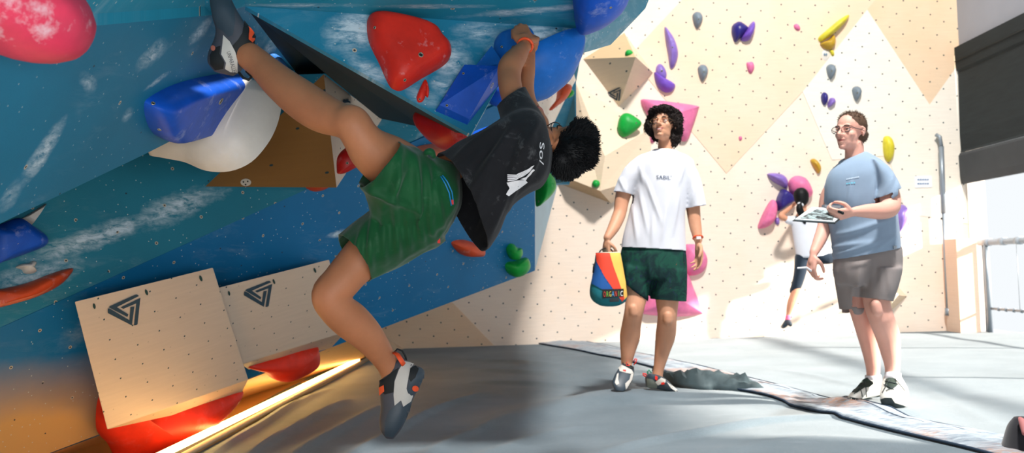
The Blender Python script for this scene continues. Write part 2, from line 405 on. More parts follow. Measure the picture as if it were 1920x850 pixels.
# return face at the right end of the roof
def quadobj(name,polys,m,parent=wl,th=.0,**k):
    o=obj(name,join(*polys),m,parent,smooth=False,uv=((0,0,0),Vector((.3,.95,0)),Vector((0,0,1))),**k)
    if th: md=o.modifiers.new('s','SOLIDIFY'); md.thickness=th; md.offset=0
    return o
rt=[P(1092,54,3.62),on(1105,38,TPL),on(1150,22,TPL),on(1225,-45,TPL),P(1240,-60,4.4),P(1210,16,4.3),P(1195,32,4.25),P(1145,84,4.15),P(1079,104,3.72)]
quadobj('roof_end_panel',[(rt,[list(range(len(rt)))])],mR)
# dark underside of the wedge, running back to the wall
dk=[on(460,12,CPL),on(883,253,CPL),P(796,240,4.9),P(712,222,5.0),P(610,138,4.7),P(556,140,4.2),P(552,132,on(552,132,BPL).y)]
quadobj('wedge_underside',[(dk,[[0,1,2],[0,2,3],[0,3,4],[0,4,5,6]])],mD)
lip=[on(883,253,CPL),on(936,158,CPL),P(930,170,3.9),P(880,262,3.9)]
quadobj('wedge_end_panel',[(lip,[[0,1,2,3]])],mR)
# strips that close the step between the near panel and the wall behind it
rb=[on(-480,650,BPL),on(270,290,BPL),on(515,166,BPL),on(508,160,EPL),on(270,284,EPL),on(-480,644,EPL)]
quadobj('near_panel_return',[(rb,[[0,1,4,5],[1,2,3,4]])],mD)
# right-hand return of the lower wall, part bare wood, part paint
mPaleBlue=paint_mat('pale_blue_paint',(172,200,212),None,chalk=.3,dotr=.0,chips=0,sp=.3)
mPlyB=ply_mat('plywood_back_wall',(247,229,212),rot=.52,sp=.172,r=.0085,warm=.35,rough=.45)
mPlyB2=ply_mat('plywood_back_wall_pink',(244,216,190),rot=.52,sp=.172,r=.0085,warm=.5,rough=.45,cloud=.9)
mPlyB3=ply_mat('plywood_back_wall_light',(246,236,222),rot=.52,sp=.172,r=.0085,warm=.15,rough=.45)
mPlyB4=ply_mat('plywood_back_wall_tan',(238,208,176),rot=.52,sp=.172,r=.0085,warm=.4,rough=.45)
def rp(x,y):  # a point on the return face: depth grows to the right
    return P(x,y,7.6+max(0,(x-1003))*.034 if y>200 else 7.0+max(0,x-1003)*.036)
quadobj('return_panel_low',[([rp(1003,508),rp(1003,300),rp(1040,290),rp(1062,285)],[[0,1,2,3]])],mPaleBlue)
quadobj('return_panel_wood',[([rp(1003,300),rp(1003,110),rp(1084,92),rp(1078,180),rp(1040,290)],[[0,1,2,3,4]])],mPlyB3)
def wprism(name,px,Y,th,m,parent=wl):
    a=[P(x,y,Y) for x,y in px]; b=[p+Vector((0,th,0)) for p in a]; k=len(a)
    Fc=[list(range(k)),list(range(k,2*k))[::-1]]+[[i,(i+1)%k,k+(i+1)%k,k+i] for i in range(k)]
    bm=bmesh.new(); vs=[bm.verts.new(p) for p in a+b]
    for f in Fc: bm.faces.new([vs[i] for i in f])
    bmesh.ops.recalc_face_normals(bm,faces=bm.faces); V=[v.co.copy() for v in bm.verts]; Q=[[v.index for v in f.verts] for f in bm.faces]; bm.free()
    return obj(name,(V,Q),m,parent,smooth=False,uv=((0,0,0),Vector((1,0,0)),Vector((0,0,1))))
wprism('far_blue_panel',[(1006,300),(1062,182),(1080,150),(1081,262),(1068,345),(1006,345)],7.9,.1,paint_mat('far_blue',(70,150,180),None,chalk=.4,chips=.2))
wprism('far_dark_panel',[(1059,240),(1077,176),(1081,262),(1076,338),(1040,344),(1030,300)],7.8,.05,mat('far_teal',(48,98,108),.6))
wprism('spike_panel',[(1071,116),(1089,104),(1081,150)],7.5,.05,mR)
up_=[P(1180,-30,4.45),P(1175,-20,6.2),P(1130,-20,8.2),P(1075,-20,11.15),P(300,-20,11.15),P(-200,-20,4.45)]
upv=up_+[Vector((p.x,p.y,6.0)) for p in up_]
quadobj('upper_wall_block',[(upv,[[0,1,2,3,4,5],[11,10,9,8,7,6]]+[[i,6+i,6+(i+1)%6,(i+1)%6] for i in range(6)])],mT)
# kick board of plywood lit by the light strip
LA,LB=G(315,850,.06),G(690,667,.03)
mKick=ply_mat('plywood_kick_board',(228,188,130),rot=.3,sp=.2,r=.006,warm=.3)
ka=LA+(LA-LB)*.6; kz=Vector((0,0,1))
kq=[Vector((ka.x,ka.y,0)),Vector((LB.x,LB.y,0)),on(665,635,FL),on(466,712,FL),on(330,764,FL),on(-80,916,FL)]
quadobj('kick_board',[(kq,[[0,1,2,3,4,5]])],mKick)
quadobj('kick_board_end',[([Vector((LB.x,LB.y,0)),Vector((-1.25,11.2,0)),P(700,622,11.15),on(665,635,FL)],[[0,1,2,3]])],mPlyB4)
# --- back wall
YB=11.2; BW=(Vector((0,YB,0)),Vector((0,-1,0)))
XR=5.13
def bpoly(px,Y=YB): return [P(x,y,Y) for x,y in px]
def zprism(name,pts,th,m,parent): 
    a=pts; b=[p+Vector((0,th,0)) for p in a]; k=len(a); s=Vector((0,0,0))
    for i in range(k): s+=a[i].cross(a[(i+1)%k])
    if s.y>0: a=a[::-1]; b=b[::-1]
    return obj(name,(a+b,[list(range(k)),list(range(k,2*k))[::-1]]+[[i,k+i,k+(i+1)%k,(i+1)%k] for i in range(k)]),m,parent,smooth=False,uv=((0,0,0),Vector((1,0,0)),Vector((0,0,1))))
wb=zprism('wall_back',[Vector((-3,YB,-.05)),Vector((XR+.1,YB,-.05)),Vector((XR+.1,YB,10.5)),Vector((-3,YB,10.5))],.15,mPlyB,None); tag(wb,kind='structure')
for nm,px,m in (('wood_panel',[(1335,-60),(1180,105),(1262,205),(1362,325),(1505,172),(1626,18),(1690,-60)],mPlyB2),
                ('wood_panel',[(1626,18),(1505,172),(1560,300),(1665,292),(1743,196)],mPlyB3),
                ('wood_panel',[(1690,-60),(1626,18),(1743,196),(1803,112),(1798,-60)],mPlyB4),
                ('wood_panel',[(1743,196),(1803,112),(1818,345),(1775,240)],mPlyB3),
                ('wood_panel',[(848,567),(926,648),(700,662),(700,610)],mPlyB4),
                ('wood_panel',[(1665,292),(1743,196),(1775,240),(1818,345),(1815,420),(1700,400)],mPlyB3)):
    zprism(nm,bpoly(px,YB-.006),.006,m,wb)
# --- right wall, roller shade, opening, railing
mPlaster=mat('grey_white_plaster',(168,170,180),.8,.05,3)
def xbox(name,y0,y1,z0,z1,x0,x1,m,parent=None):
    c=Vector(((x0+x1)/2,(y0+y1)/2,(z0+z1)/2)); return obj(name,box(c,x1-x0,y1-y0,z1-z0),m,parent,smooth=False)
wr=xbox('wall_right',3.0,YB,3.2,10.5,XR,XR+.2,mPlaster); tag(wr,kind='structure')
xbox('front_pier',2.6,3.0,0,10.5,XR,XR+.2,mPlaster,wr)
wf=xbox('window_1',3.0,YB,-.05,.0,XR,XR+.2,mPlaster); tag(wf,kind='structure')
xbox('jamb',YB-.03,YB,0,3.2,XR,XR+.2,mat('jamb_cream',(226,214,204),.6),wf)
mShade=NT('dark_shade_fabric'); _o=mShade.co(); _n=mShade.noise(mShade.map(_o,sc=(1,1,9)),3,4)
mShade=mShade.out(mShade.mix(_n,lin((34,40,42)),lin((52,58,60))),.75,.2)
sh=empty('roller_shade',(XR-.05,7,1.64),'wide dark charcoal roller shade half lowered over the open window of the right wall','window shade')
ys0,ys1=3.0,YB-.02
v=[];f=[]
prof=[(XR-.03,3.2),(XR-.06,3.19),(XR-.06,3.05),(XR-.05,2.93),(XR-.035,2.915),(XR-.035,2.86),(XR-.05,2.2),(XR-.045,2.02),(XR-.055,2.0)]
obj('shade_fabric',loft([[Vector((x,y,z)) for x,z in prof+[(XR-.02,2.0)]] for y in (ys0,ys1)]),mShade,sh,smooth=False)
obj('hem_bar',loft([[Vector((x,y,z)) for x,z in [(XR-.06,1.99),(XR-.075,1.96),(XR-.07,1.72),(XR-.06,1.64),(XR-.02,1.64),(XR-.02,1.99)]] for y in (ys0,ys1)]),mat('shade_hem_grey',(62,66,70),.7,.15,6),sh,smooth=False)
obj('seam',tube([Vector((XR-.06,ys0,3.03)),Vector((XR-.06,ys1,3.03))],.008,6),mShade,sh)
# wooden end post, railing
mWood=ply_mat('post_plywood',(238,206,182),rot=.2,sp=.4,r=.003,warm=.5)
po=obj('wooden_post',box(P(1803,540,10.98)+Vector((0,0,-.0)),.22,.34,1.02),mWood,None,smooth=False,uv=((0,0,0),Vector((.9,.3,0)),Vector((0,0,1))))
po.location.z=0; 
tag(po,'waist-high pale plywood post standing in the corner at the end of the railing','post')
mSteel=mat('painted_steel',(150,158,166),.4,.1,10,metal=.4)
mPad=mat('padded_wrap',(178,186,194),.7,.15,30,.3)
rl=empty('railing',(XR,8,0),'grey tube railing with wrapped top rail across the open window','railing')
zr=.97
obj('top_rail',tube([Vector((XR,3.1,zr)),Vector((XR,YB-.25,zr))],.035,14,round_ends=True),mPad,rl)
for i in range(9):
    yy=YB-.4-i*.33; obj('rail_wrap',tube([Vector((XR,yy,zr)),Vector((XR,yy-.10,zr+.002))],[.040,.043],14),mPad,rl)
for yy in (YB-.42,YB-.34,8.6,6,3.5): obj('post',tube([Vector((XR-.01,yy,0)),Vector((XR-.01,yy,zr))],.03 if yy!=YB-.34 else .012,12),mSteel,rl)
obj('bottom_rail',tube([Vector((XR,3.1,.256)),Vector((XR,YB-.42,.256))],.014,10),mSteel,rl)
for i in range(20): obj('ring',tube([Vector((XR,YB-.6-i*.16,.256)),Vector((XR,YB-.62-i*.16,.256))],.022,8),mSteel,rl)
wv=[Vector((XR,YB-1.0,z)) for z in (.256,.5,.75)]
for y in (YB-1.05,YB-1.9): obj('mesh_wire',tube([Vector((XR,y,.26)),Vector((XR,y,.93))],.003,5),mSteel,rl)
# pipe on the back wall
pp=[P(1755,253,YB-.05),P(1762,257,YB-.08),P(1765,275,YB-.08),P(1769,400,YB-.08),P(1778,588,YB-.08)]
pi=empty('wall_pipe',P(1778,588,YB-.08),'thin grey vertical pole with a hooked top fixed to the back wall','pole')
obj('pole',tube(pp[2:4],.028,10),mSteel,pi); obj('pole_lower',tube([pp[3],pp[4]],.020,10),mSteel,pi); obj('hook',tube(pp[:3],.022,10),mSteel,pi); obj('end_cap',tube([P(1778,578,YB-.08),P(1778.5,592,YB-.08)],.036,10),mSteel,pi)
obj('bracket',tube([P(1764,410,YB-.08),P(1772,410,YB-.08)],.012,8),mat('bracket_dark',(60,62,66),.5),pi)
# small notice on the back wall
ws=obj('wall_notice',box(P(1731,341,YB-.01),.19,.008,.13),mat('notice_white',(236,238,242),.5),None,smooth=False); tag(ws,'small white notice with faint grey writing on the back wall beside the thin pole','sign')
for k,(a,b) in enumerate(((336,338),(343,346))):
    obj('writing',join(*[box(P(1722+i*4.4,(a+b)/2,YB-.018),.020,.002,.014) for i in range(5)]),mat('notice_ink',(120,140,170),.6),ws,smooth=False)
# --- rest of the hall round the camera
mDarkHall=mat('dark_hall_paint',(88,90,94),.9,.05,3)
o=xbox('ceiling',-3.5,YB,10.5,10.6,-3,XR+.2,mDarkHall); tag(o,kind='structure')
o=xbox('wall_front',-3.6,-3.5,0,10.5,-3,XR+.2,mDarkHall); tag(o,kind='structure')
o=xbox('wall_side',-3.5,YB,0,10.5,-3.1,-3,mDarkHall); tag(o,kind='structure')
xbox('right_wall_near',-3.5,2.6,0,10.5,XR,XR+.2,mDarkHall,wr)
YC=6.45; YG=5.65
FEET=[(P(1162,734,YC-.17).x,YC-.15,P(1162,734,YC-.17).z-.002),(P(1245,732,YC-.06).x,YC-.05,P(1245,732,YC-.06).z-.002),(P(1678,763,YG-.18).x,YG-.15,P(1678,763,YG-.18).z-.002),(P(1622,751,YG+.07).x,YG+.07,P(1622,751,YG+.07).z-.002)]
# --- mats
gx=np.arange(-1.75,5.35,.026); gy=np.arange(3.0,11.3,.026)
X,Y=np.meshgrid(gx,gy,indexing='ij'); Z=np.zeros_like(X)
def ridge(px,amp,w,asym=0,fade=True):
    global Z
    pts=[G(x,y,amp*.8) for x,y in px]; pts=catmull(pts,6); best=np.full(X.shape,1e9); T=np.zeros_like(X); side=np.zeros_like(X); L=0; tot=sum((pts[i+1]-pts[i]).length for i in range(len(pts)-1))
    for a,b in zip(pts[:-1],pts[1:]):
        d=b-a; l=d.length
        t=np.clip(((X-a.x)*d.x+(Y-a.y)*d.y)/(l*l),0,1); dx=X-(a.x+t*d.x); dy=Y-(a.y+t*d.y); q=np.hypot(dx,dy); m=q<best
        best[m]=q[m]; T[m]=(L+t[m]*l)/tot; side[m]=(d.x*(Y-a.y)-d.y*(X-a.x))[m]; L+=l
    ww=w*np.where(side>0,1+asym,1-asym); f=np.sin(np.clip(T,0,1)*math.pi)**.5 if fade else 1
    Z+=amp*np.exp(-(best/ww)**2)*f
ridge([(930,790),(990,770),(1100,744),(1190,734),(1310,735),(1480,748)],.055,.20,.3)
ridge([(1120,845),(1205,822),(1330,800),(1450,782),(1600,772)],.030,.06,.5)
for k,(px,a,w) in enumerate([([(860,668),(980,676),(1090,690),(1160,705)],.032,.06),([(900,690),(1020,698),(1120,708),(1165,712)],.030,.05),([(880,712),(1000,716),(1100,722)],.028,.05),
    ([(1180,690),(1230,700),(1250,715)],.03,.05),([(1050,658),(1180,682),(1240,700)],.02,.07),
    ([(360,868),(470,800),(560,748),(620,722)],.038,.035),([(430,868),(540,800),(650,742)],.034,.035),([(520,866),(610,812),(720,752)],.028,.04),([(620,862),(705,822),(800,770),(900,730)],.026,.035),
    ([(760,870),(860,815),(960,782)],.014,.04),([(880,860),(1000,815),(1090,795)],.012,.05),([(700,700),(860,690),(1000,700)],.012,.09),
    ([(1450,690),(1530,705),(1600,722),(1655,728)],.012,.05),([(1320,850),(1500,820),(1700,830)],.01,.08),([(1690,700),(1800,760),(1880,800)],.008,.06)]): ridge(px,a,w)
nz=np.array([[noise.noise(Vector((x*1.3,y*1.3,0)))*.012 for y in gy[::4]] for x in gx[::4]])
Zi=np.repeat(np.repeat(nz,4,0),4,1)[:X.shape[0],:X.shape[1]]
for _ in range(6):
    Zi[1:-1,1:-1]=(Zi[:-2,1:-1]+Zi[2:,1:-1]+Zi[1:-1,:-2]+Zi[1:-1,2:])/4
Z+=Zi; Z*=np.clip((YB-Y)/.6,0,1)*.8+.2
def hgt(x,y):
    i=int(round((x-gx[0])/.026)); j=int(round((y-gy[0])/.026)); return float(Z[max(0,min(len(gx)-1,i)),max(0,min(len(gy)-1,j))])
for fx,fy,ft in FEET:
    r=np.hypot((X-fx)/.17,(Y-fy)/.17); wgt=np.exp(-np.maximum(r-.6,0)**2*2.5); Z=Z*(1-wgt)+ft*wgt
n0,n1=X.shape; V=np.stack([X.ravel(),Y.ravel(),Z.ravel()],1)
idx=np.arange(n0*n1).reshape(n0,n1); Fc=np.stack([idx[:-1,:-1],idx[1:,:-1],idx[1:,1:],idx[:-1,1:]],-1).reshape(-1,4)
cm=NT('grey_carpet_matting'); o=cm.co(); 
c1=cm.mix(cm.ramp(cm.noise(o,1.2,4,.6),.3,.7),lin((92,106,114)),lin((120,133,141)))
c1=cm.mix(cm.math('MULTIPLY',cm.ramp(cm.noise(o,170,3,.7),.30,.72),.50),c1,lin((62,74,80)))
c1=cm.mix(cm.math('MULTIPLY',cm.ramp(cm.noise(cm.map(o,rot=(0,0,.5),sc=(2,10,1)),2,8,.75,.6),.58,.8),.35),c1,lin((165,174,180)))
cm.bump(cm.noise(o,240,3,.7),.5,.004); cm.b.inputs['Sheen Weight'].default_value=.25; cm.out(c1,.95,.1)
fl=obj('floor',(V,Fc),cm.m,None,True,origin=(0,0,0)); tag(fl,kind='structure')
# wide slab under the mats so the floor carries on
und=obj('foundation',box((1.0,6.5,-.12),11,10,.1),mat('concrete',(190,190,190),.9),fl,smooth=False)
# gutter board between light strip and mat
ma,mb_=G(373,850,0),G(696,675,0); mc=ma+(ma-mb_)*.6
gb=[Vector((ka.x,ka.y,.0)),Vector((LB.x,LB.y,.0)),mb_,mc]
gt=[p+Vector((0,0,.028)) for p in gb]
o=obj('trim_1',(gb+gt,[[4,5,6,7],[0,1,5,4],[1,2,6,5],[2,3,7,6],[3,0,4,7],[0,3,2,1]]),mat('edge_board_wood',(188,150,100),.55,.2,12),None,smooth=False); tag(o,kind='structure')
obj('edge_bead',tube([mc+Vector((.0,0,.03)),mb_+Vector((0,0,.03))],.018,8),mat('mat_edge_fabric',(170,150,128),.8),o)
# light strip
ls=empty('light_strip',(LA+LB)/2,'long glowing warm light strip in its channel along the foot of the blue wall','light strip')
LE=LA+(LB-LA)*.86; up=Vector((0,0,.012))
obj('channel',bar(ka+Vector((.01,0,-.0)),LB+Vector((.01,0,0)),.05,.03),mat('channel_aluminium',(150,140,120),.35,.1,20,metal=.7),ls,smooth=False)
obj('diffuser',tube([ka+Vector((.035,0,.022)),LE+Vector((.035,0,.022))],.017,10,round_ends=True),emit('warm_led',(1.0,.60,.20),17),ls)
# seam cover between the two mats
lo=[(985,641),(1060,655),(1150,672),(1250,700),(1320,722),(1400,740),(1480,762),(1580,786),(1700,818),(1830,850),(1960,884)]
hi=[(1050,634),(1110,645),(1200,664),(1275,681),(1340,696),(1420,716),(1500,738),(1600,762),(1720,790),(1890,826),(2000,850)]
cl=catmull([G(*p) for p in lo],8); ch=catmull([G(*p) for p in hi],8); rings=[]
for i,(a,b) in enumerate(zip(cl,ch)):
    row=[]
    for k in range(15):
        t=k/14; p=a.lerp(b,t); w=math.sin(math.pi*t)**.4
        z=hgt(p.x,p.y)+.008+w*(.012+.016*max(-.4,noise.noise(Vector((p.x*3,t*5,p.y*3))))+.010*noise.noise(Vector((p.x*14,t*16,p.y*9))))
        row.append(Vector((p.x,p.y,z)))
    rings.append(row)
V=[p for r in rings for p in r]; Fq=[[i*15+k,i*15+k+1,(i+1)*15+k+1,(i+1)*15+k] for i in range(len(rings)-1) for k in range(14)]
sm_=NT('seam_tape'); o=sm_.co(); uv=sm_.map(o,rot=(0,0,.55)); st=sm_.noise(sm_.map(uv,sc=(3,30,1)),2,6,.7,.4)
c1=sm_.mix(sm_.ramp(st,.35,.65),lin((98,112,126)),lin((176,186,194)))
br=sm_.math('MULTIPLY',sm_.ramp(sm_.noise(o,1.1,3),.48,.6),sm_.ramp(sm_.noise(sm_.map(uv,sc=(5,22,1)),5,6,.75),.45,.55))
c1=sm_.mix(br,c1,lin((170,128,104))); c1=sm_.mix(sm_.ramp(sm_.noise(sm_.map(uv,sc=(4,40,1)),5,6,.75),.60,.66),c1,lin((38,50,62)))
sm_.bump(st,.5,.01); sm_.out(c1,.6,.3)
sc_=obj('mat_seam_cover',(V,Fq),sm_.m,None,solid=.006); tag(sc_,'long crumpled grey cover strip running across the floor over the seam between two mats','mat cover')
mBind=mat('dark_navy_binding',(36,54,74),.7,.2,20)
obj('edge_binding',tube([r[0]+Vector((0,0,.004)) for r in rings],.0065,6),mBind,sc_)
obj('edge_binding',tube([r[14]+Vector((0,0,.004)) for r in rings],.0075,6),mBind,sc_)
obj('edge_binding',tube([r[11]+Vector((0,0,.004)) for r in rings[10:]],.004,6),mBind,sc_)
obj('edge_binding',tube([r[5]+Vector((0,0,.003)) for r in rings[30:]],.003,6),mBind,sc_)
def cr(i,k): return abs(noise.noise(Vector((i*.55,k*.6,3))))*.03-abs(noise.noise(Vector((i*1.0,k*.9,9))))*.012
# crumpled dark flap standing up behind the standing climber
fp=[];Fq=[]
lo2=[(1232,712),(1262,726),(1300,733),(1350,735),(1400,738),(1440,742)]; hi2=[(1236,694),(1268,702),(1300,700),(1336,704),(1392,710),(1436,722)]
c0=catmull([G(x,y) for x,y in lo2],6)
hv=[.075,.09,.12,.12,.10,.03]
for i,a in enumerate(c0):
    t=i/(len(c0)-1); hh=np.interp(t*5,range(6),hv); 
    for k in range(10):
        s=k/9; nn=noise.noise(Vector((i*.5,k*.35,2)))*.05; mm=noise.noise(Vector((i*.9,k*.8,7)))*.02
        fp.append(a+Vector((0,.28*s+nn*.5,.005+hh*.85*math.sin(math.pi*s*.85)*(1+nn*5)+(mm+cr(i,k))*math.sin(math.pi*s))))
Fq=[[i*10+k,i*10+k+1,(i+1)*10+k+1,(i+1)*10+k] for i in range(len(c0)-1) for k in range(9)]
obj('lifted_flap',(fp,Fq),mat('dark_green_grey_flap',(58,72,76),.6,.5,9,.3),sc_,solid=.006,smooth=True,sharp=40)
obj('edge_binding',tube([fp[i*10+6] for i in range(len(c0))],.006,6),mBind,sc_)
# ================================================================== HOLDS AND VOLUMES
def dome(out,pl,h,sub=4,ctr=None,flat=0.0,k=8,ins=.004,tilt=(0,0),power=2,smooth_out=True):
    """solid climbing-hold body: pixel outline set on a plane and swelling off it by h metres"""
    a,n=pl; q=catmull([Vector((x,y,0)) for x,y in out],sub,True) if smooth_out else [Vector((x,y,0)) for x,y in out]
    pts=[on(p.x,p.y,pl) for p in q]; c=on(*ctr,pl) if ctr else sum(pts,Vector())/len(pts)
    t0=on(q[0].x+tilt[0],q[0].y+tilt[1],pl)-pts[0]
    rings=[[p-n*ins for p in pts]]
    for j in range(k):
        t=j/k*math.pi/2; s=math.cos(t)**(2/power); hh=math.sin(t)**(2/power)*h; s=flat+(1-flat)*s
        rings.append([c+(p-c)*s+n*hh+t0*(hh/h) for p in pts])
    if flat: rings.append([c+(p-c)*flat*.98+n*h+t0 for p in pts])
    n_=len(pts); V=[p for r in rings for p in r]; Fc=[list(range(n_))[::-1]]
    for i in range(len(rings)-1):
        for m in range(n_): l=(m+1)%n_; Fc.append([i*n_+m,i*n_+l,(i+1)*n_+l,(i+1)*n_+m])
    V.append(c+n*h*(1.0)+t0); b=(len(rings)-1)*n_
    for m in range(n_): Fc.append([b+m,b+(m+1)%n_,len(V)-1])
    return V,Fc
HB={}
def hold(vf,m,label,group,bolts=(),cat='climbing hold',name='climbing_hold',sharp=50,smooth=True,big=1.0):
    V,Fc=vf; bm=bmesh.new(); vs=[bm.verts.new(p) for p in V]
    for f in Fc:
        try: bm.faces.new([vs[i] for i in f])
        except ValueError: pass
    bmesh.ops.recalc_face_normals(bm,faces=bm.faces); bm.verts.index_update(); V=[v.co.copy() for v in bm.verts]; Fc=[[v.index for v in f.verts] for f in bm.faces]; bm.free()
    o=obj(name,(V,Fc),m,None,smooth,sharp=sharp); tag(o,label,cat,group)
    if bolts:
        bv=bvh_of((V,Fc))
        for x,y,r in bolts:
            hit=bv.ray_cast(CAM,ray(x,y).normalized())
            if hit[0] is None: continue
            nn=hit[1] if hit[1].dot(ray(x,y))<0 else -hit[1]; R=M(r,hit[0].y); a,b=frame(nn)
            rg=lambda rr,z:[hit[0]+nn*z+a*(rr*math.cos(2*math.pi*k/14))+b*(rr*math.sin(2*math.pi*k/14)) for k in range(14)]
            obj('bolt_ring',loft([rg(R,-.001),rg(R,.002),rg(R*.72,.002),rg(R*.66,.0005)],cap=False),mRing,o)
            obj('bolt',loft([rg(R*.7,.0002),rg(R*.66,.0008),rg(R*.3,.0008),rg(R*.25,.0003)]),mBoltD,o)
    return o
mRing=mat('bolt_ring_steel',(176,170,150),.35,.1,20,metal=.7); mBoltD=mat('bolt_hole_dark',(24,28,26),.5)
RED=hold_mat('red_hold',(230,46,28),.55); REDL=hold_mat('red_lower_hold',(232,50,24),.08); BLUE=hold_mat('blue_hold',(12,88,204),.45); BLUE2=hold_mat('blue_dish_hold',(22,112,205),.55); BLUEL=hold_mat('light_blue_hold',(60,130,205),.8)
WHITE=hold_mat('white_hold',(226,218,206),.3,.4,.9); PINK=hold_mat('pink_hold',(246,128,176),.3); PINKR=hold_mat('pink_ball_hold',(226,60,92),.9)
ORG=hold_mat('orange_hold',(228,84,40),.45); ORL=hold_mat('orange_pink_hold',(232,120,86),.6); GRN=hold_mat('green_hold',(22,172,66),.25,.45); PUR=hold_mat('purple_hold',(132,90,206),.35,.3); PURL=hold_mat('lilac_hold',(150,120,205),.3,.3)
NAVY=hold_mat('navy_hold',(52,44,130),.2,.35); GREY=hold_mat('grey_hold',(136,150,162),.35,.45); YEL=hold_mat('yellow_hold',(232,216,60),.25,.4); MUS=hold_mat('mustard_hold',(214,170,52),.3,.4); DRED=hold_mat('dark_red_hold',(190,26,20),.2,.4)
LOGO=mat('dark_logo_ink',(44,66,80),.7,.3,60)
gN='climbing holds on the blue overhang'; gBk='climbing holds on the back wall'
# near holds -------------------------------------------------------
hold(dome([(98,0),(60,66),(0,89),(-60,76),(-95,20),(-90,-60),(-20,-110),(60,-88),(95,-45)],BPL,.18,ctr=(-5,-10)),PINKR,'big round chalky pink ball hold cut off by the top left corner of the picture',gN)
hold(dome([(270,200),(279,183),(330,157),(400,140),(440,138),(458,146),(466,168),(458,192),(436,213),(370,236),(302,254),(284,246),(274,226)],BPL,.085,flat=.72,power=3.2,tilt=(0,0)),BLUE,'long bright blue block hold that the climber\'s heel hooks on',gN,[(414,190,7),(287,194,4),(299,243,4)])
wpl=plane3(P(280,285,3.72),P(527,190,3.72),P(440,320,3.55))
hold(dome([(279,287),(330,262),(400,215),(470,186),(505,170),(524,192),(526,205),(517,238),(500,270),(470,303),(430,320),(385,319),(345,303),(305,295)],wpl,.16,ctr=(440,235)),WHITE,'big smooth white bowl shaped hold bulging below the blue block hold',gN,[(352,252,5)])
hold(dome([(492,120),(505,100),(522,104),(531,125),(528,150),(510,160),(495,150)],BPL,.06),BLUEL,'chalky pale blue hold behind the climber\'s raised ankle',gN)
lbp=plane3(on(0,450,EPL)-Vector((0,.12,0)),on(88,450,EPL)-Vector((0,.12,0)),on(40,420,EPL)-Vector((0,.14,0)))
hold(dome([(-40,430),(0,421),(36,409),(62,424),(84,440),(89,452),(80,463),(50,475),(0,493),(-40,505)],lbp,.10,flat=.45,power=1.6),BLUE,'faceted blue hold with chalky edge on the lower left of the blue wall',gN)
hold(dome([(13,459),(22,449),(42,446),(60,452),(56,462),(38,467),(18,465)],plane3(*(p-Vector((0,.09,0)) for p in (on(0,450,EPL)-Vector((0,.12,0)),on(88,450,EPL)-Vector((0,.12,0)),on(40,420,EPL)-Vector((0,.14,0))))),.035),BLUEL,'small oval light blue hold bolted onto the faceted blue hold',gN,[(32,456,3)])
hold(dome([(36,413),(84,383),(72,402),(56,424)],EPL,.06,smooth_out=False,flat=.5),WHITE,'white triangular hold tip above the faceted blue hold',gN)
hold(dome([(29,502),(38,496),(52,495),(60,490),(67,493),(63,502),(67,510),(58,514),(45,513),(40,506)],EPL,.05),WHITE,'tiny white screw-on hold above the long orange hold',gN)
hold(dome([(-40,550),(0,543),(50,531),(100,512),(136,504),(120,528),(95,545),(60,560),(0,577),(-40,585)],EPL,.10,ctr=(30,560)),ORG,'long orange-red banana shaped hold pointing right, left of the plywood box',gN)
hold(dome([(-40,566),(10,560),(60,548),(104,532),(80,551),(50,563),(0,576),(-40,584)],plane3(on(0,560,EPL)-Vector((0,.085,.0)),on(60,550,EPL)-Vector((0,.085,0)),on(30,575,EPL)-Vector((0,.07,0))),.03),ORL,'pale pink-orange lip fixed along the long banana hold',gN)
hold(dome([(688,42),(697,32),(730,35),(785,48),(815,62),(828,80),(842,96),(842,112),(825,128),(790,148),(756,169),(740,169),(728,158),(712,122),(692,80)],CPL,.085,flat=.55,power=2.2,ctr=(775,95)),RED,'large rounded triangular red hold on the blue wedge above the climber',gN,[(789,103,5),(703,52,3),(759,150,3)])
hold(dome([(796,150),(788,164),(781,182),(784,192),(793,190),(799,176),(799,158)],CPL,.02),RED,'left of two small red teardrop holds under the big red triangle',gN,[(787,186,2)])
hold(dome([(797,150),(796,166),(797,178),(802,183),(804,174),(802,160)],CPL,.018),RED,'right of two small red teardrop holds under the big red triangle',gN)
# blue faceted pad
def cp(x,y,h=0): return on(x,y,CPL)+CPL[1]*h
pv=[cp(816,208),cp(865,129),cp(936,158),cp(876,234),cp(820,205,.03),cp(866,131,.035),cp(921,152,.10),cp(875,231,.03)]
hold((pv,[[0,3,2,1],[4,5,6],[4,6,7],[0,1,5,4],[1,2,6,5],[2,3,7,6],[3,0,4,7]]),BLUE,'square royal blue faceted pad hold on the tip of the wedge',gN,[(922,160,6),(869,138,2.5),(838,198,2.5)],smooth=False)
pv=[cp(884,133),cp(912,103),cp(937,136),cp(934,163),cp(911,106,.07),cp(923,150,.12),cp(933,150,.06)]
hold((pv,[[0,3,2,1],[0,1,4],[0,4,5],[4,1,2,6],[4,6,5],[5,6,3],[6,2,3],[0,5,3]]),BLUE2,'chalked textured triangular blue hold against the top of the square blue pad',gN,smooth=False)
upl=plane3(P(778,213,3.9),P(875,262,3.75),P(830,268,3.95))
hold(dome([(777,212),(802,216),(845,230),(868,246),(877,262),(862,274),(845,274),(818,256),(795,236)],upl,.06),DRED,'long dark red petal hold under the tip of the blue wedge',gN)
rpl=(P(890,250,4.4),Vector((.1,-1,-.1)).normalized())
hold(dome([(872,262),(890,246),(935,232),(950,240),(940,262),(880,275)],rpl,.06),BLUE,'blue hold partly hidden behind the climber\'s black shirt',gN)
hold(dome([(770,288),(785,275),(812,270),(834,268),(836,278),(824,292),(800,300),(775,305)],(on(800,285,FL)-Vector((0,.02,0)),FL[1]),.12),ORL,'pink-orange petal hold above the green shorts',gN)
